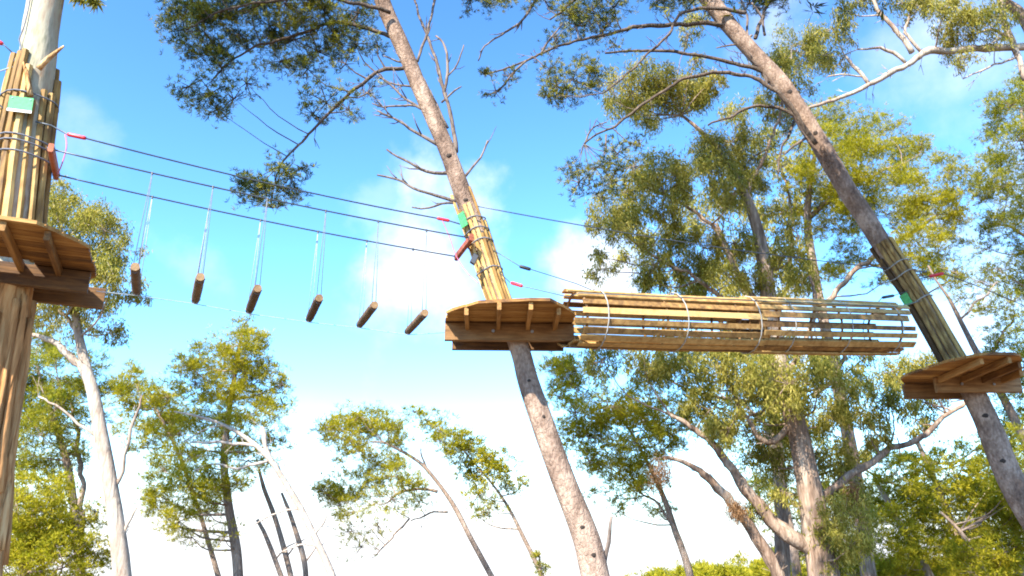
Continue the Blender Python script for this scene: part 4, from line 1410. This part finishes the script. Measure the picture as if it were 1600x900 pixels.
tree('pine_tree', 'broad bright yellow-green crown behind the right leaning trunk', 'tree', 23.0,
     [(1360, 930, 26), (1345, 800, 24), (1325, 680, 22), (1300, 560, 19), (1280, 470, 17), (1268, 400, 15), (1262, 350, 12), (1265, 290, 9), (1275, 230, 5)],
     [(1288, 185, 28), (1268, 225, 30), (1325, 215, 36), (1375, 205, 28), (1300, 270, 40), (1355, 270, 40), (1415, 245, 36), (1440, 225, 16), (1250, 285, 26), (1272, 325, 30), (1385, 335, 40), (1435, 305, 36), (1485, 260, 26), (1465, 335, 36), (1497, 305, 20), (1420, 385, 36), (1465, 395, 32), (1335, 340, 36), (1330, 395, 30), (1390, 435, 24), (1288, 355, 22), (1310, 310, 30), (1400, 290, 30), (1345, 235, 30), (1500, 345, 18), (1440, 430, 22), (1480, 440, 18), (1300, 430, 22)],
     M['gum_bark'], M['pine_leaf_gold'], 'pine', BG, [[(1265, 340, 9), (1300, 310, 8), (1350, 280, 6), (1410, 255, 3)], [(1285, 480, 9), (1340, 420, 8), (1400, 380, 6), (1460, 340, 3)]], dens=.85, L=.145, wdt=.016)
tree('pine_tree', 'tall olive crown cut by the right edge, below the pale bough', 'tree', 21.0,
     [(1690, 930, 22), (1680, 760, 20), (1665, 600, 17), (1645, 450, 14), (1625, 330, 10), (1605, 230, 6), (1595, 170, 4)],
     [(1580, 165, 28), (1605, 150, 34), (1560, 200, 24), (1592, 220, 36), (1555, 240, 20), (1550, 280, 22), (1580, 290, 32), (1610, 330, 34), (1565, 345, 26), (1540, 390, 18, None, .7), (1560, 420, 20, None, .6), (1600, 395, 30), (1590, 440, 22, None, .5), (1535, 310, 12), (1640, 240, 40), (1650, 330, 50), (1640, 430, 50), (1660, 170, 40)],
     M['far_bark'], M['pine_leaf'], 'pine', BG, [[(1635, 390, 6), (1590, 360, 5), (1555, 350, 3)]], dens=.85, L=.135, wdt=.015)
# gum off to the right whose pale bough crosses the upper right corner
tree('eucalyptus_tree', 'pale bough and hanging leaves entering at the upper right corner', 'tree', 13.5,
     [(1790, 900, 40), (1770, 650, 38), (1730, 420, 34), (1680, 230, 30), (1640, 110, 26), (1600, 28, 22), (1562, -5, 16), (1530, -60, 13), (1490, -140, 9)],
     [(1478, 45, 26), (1520, 40, 28), (1495, 70, 24), (1510, 90, 20, None, .7), (1545, 25, 28), (1440, 8, 22), (1480, 10, 26), (1560, 60, 18, None, .5), (1410, 5, 16, None, .6),
      (1300, 45, 24, None, .8), (1320, 20, 22, None, .8), (1290, 85, 24, None, .7), (1310, 100, 16, None, .6), (1330, 60, 14, None, .5), (1350, 0, 20),
      (1420, -60, 60), (1520, -90, 70), (1340, -60, 50), (1600, -60, 60)],
     M['gum_bark'], M['gum_leaf'], 'gum', BG,
     [[(1665, 80, 13), (1600, 73, 12), (1530, 78, 11), (1453, 80, 11), (1425, 97, 9), (1395, 113, 9), (1360, 133, 8), (1313, 153, 6), (1262, 170, 4)],
      [(1425, 82, 10), (1410, 60, 8), (1392, 40, 7), (1372, 15, 6), (1360, -20, 5)],
      [(1440, 82, 5), (1412, 50, 5), (1420, 25, 4), (1428, -10, 3)],
      [(1415, 98, 6), (1398, 83, 6), (1375, 77, 5), (1340, 76, 3)],
      [(1358, 132, 7), (1340, 108, 6), (1320, 88, 4)], [(1350, 120, 3), (1325, 118, 3), (1295, 120, 2)],
      [(1565, 0, 12), (1570, 40, 10), (1590, 85, 9), (1602, 125, 7)], [(1590, 88, 4), (1545, 108, 3), (1505, 124, 2)], [(1575, 60, 6), (1550, 45, 5), (1520, 55, 3)]],
     limb_m=M['grey_bark'], dens=.75, L=.11, wdt=.020, nside=12)
# right-hand lower pines
tree('pine_tree', 'pale-trunked small pine in the low yellow thicket right of the big tree', 'tree', 26.0,
     [(1470, 940, 15), (1448, 890, 14), (1425, 850, 14), (1405, 815, 13), (1385, 780, 10), (1365, 745, 6)],
     [(1400, 740, 32), (1365, 780, 34), (1352, 830, 36), (1405, 820, 32), (1390, 875, 38), (1345, 880, 34), (1425, 770, 26), (1435, 860, 30), (1375, 715, 18), (1330, 900, 34), (1370, 910, 36), (1415, 900, 36), (1340, 800, 26), (1430, 735, 22)],
     M['grey_bark'], M['pine_leaf_gold'], 'pine', BG, dens=.8, L=.19, wdt=.027)
tree('pine_tree', 'olive pine deep behind the big grey-green tree, seen between its limbs', 'tree', 31.0,
     [(1250, 940, 16), (1240, 860, 15), (1225, 780, 13), (1210, 720, 11), (1195, 660, 7)],
     [(1150, 620, 26), (1190, 650, 30), (1120, 660, 22, None, .7), (1230, 690, 32), (1170, 710, 28), (1280, 700, 30), (1210, 760, 32), (1270, 770, 32), (1240, 820, 32), (1300, 840, 32), (1190, 760, 22), (1290, 900, 34), (1230, 870, 26), (1310, 760, 26), (1060, 560, 28), (1110, 570, 28), (1160, 560, 28), (1090, 610, 24)],
     M['far_bark'], M['pine_leaf'], 'pine', BG, dens=.6, L=.19, wdt=.03)
tree('pine_tree', 'hazy green pine behind the right platform tree, filling between trunks', 'tree', 33.0,
     [(1600, 940, 16), (1590, 860, 15), (1575, 780, 13), (1560, 720, 10)],
     [(1570, 700, 26), (1600, 720, 30), (1540, 760, 30), (1590, 780, 34), (1500, 760, 26), (1560, 840, 34), (1610, 850, 36), (1380, 800, 28), (1440, 770, 26), (1330, 720, 24), (1590, 670, 24), (1620, 640, 28)],
     M['far_bark'], M['pine_leaf'], 'pine', BG, dens=.6, L=.19, wdt=.03)
tree('pine_tree', 'pine with two-tone slanting trunk under the right platform', 'tree', 28.0,
     [(1535, 940, 13), (1520, 895, 13), (1500, 850, 12), (1480, 800, 12), (1462, 755, 10), (1445, 715, 9), (1425, 675, 7)],
     [(1440, 735, 30), (1488, 730, 32), (1528, 705, 22), (1470, 790, 36), (1525, 785, 36), (1500, 840, 40), (1450, 845, 34), (1545, 740, 24), (1410, 720, 16), (1480, 885, 36), (1540, 690, 18), (1450, 790, 30), (1500, 775, 30), (1520, 830, 34), (1420, 900, 34), (1470, 910, 36), (1430, 800, 26)],
     M['far_bark'], M['pine_leaf_gold'], 'pine', BG, [[(1405, 730, 3), (1406, 700, 3), (1402, 680, 2)]], dens=.8, L=.19, wdt=.028)
tree('pine_tree', 'yellow-green pine in the bottom right corner below the leaning trunk', 'tree', 24.0,
     [(1560, 950, 12), (1540, 900, 12), (1520, 860, 10), (1500, 830, 8), (1470, 800, 5)],
     [(1560, 740, 28), (1590, 800, 34), (1560, 825, 38), (1545, 875, 38), (1595, 875, 40), (1610, 740, 30), (1520, 895, 26), (1630, 820, 40), (1575, 770, 26), (1540, 800, 28), (1510, 860, 28), (1600, 770, 30), (1570, 860, 34)],
     M['far_bark'], M['pine_leaf_gold'], 'pine', BG, dens=.8, L=.18, wdt=.025)
tree('pine_tree', 'loose blue-green pine behind the right platform, pale trunk showing', 'tree', 20.0,
     [(1700, 930, 16), (1650, 800, 16), (1590, 665, 15), (1550, 590, 12), (1527, 552, 11), (1502, 504, 8), (1482, 465, 6), (1464, 440, 4), (1450, 415, 3)],
     [(1545, 480, 26, None, .7), (1590, 515, 30, None, .8), (1560, 535, 24, None, .7), (1530, 440, 24, None, .6), (1490, 425, 22, None, .7), (1575, 610, 24), (1595, 640, 26), (1600, 575, 26), (1500, 465, 16, None, .5), (1580, 470, 22, None, .5), (1560, 560, 20), (1615, 540, 30), (1580, 680, 20), (1620, 690, 30)],
     M['far_bark'], M['pine_leaf'], 'pine', BG, [[(1540, 575, 6), (1560, 530, 5), (1585, 500, 3)], [(1500, 500, 4), (1530, 470, 3), (1560, 440, 2)], [(1560, 610, 5), (1590, 590, 4), (1620, 560, 3)]], dens=.7, L=.135, wdt=.015)

print('foliage triangles', NTRI[0], 'objects', len(bpy.data.objects))
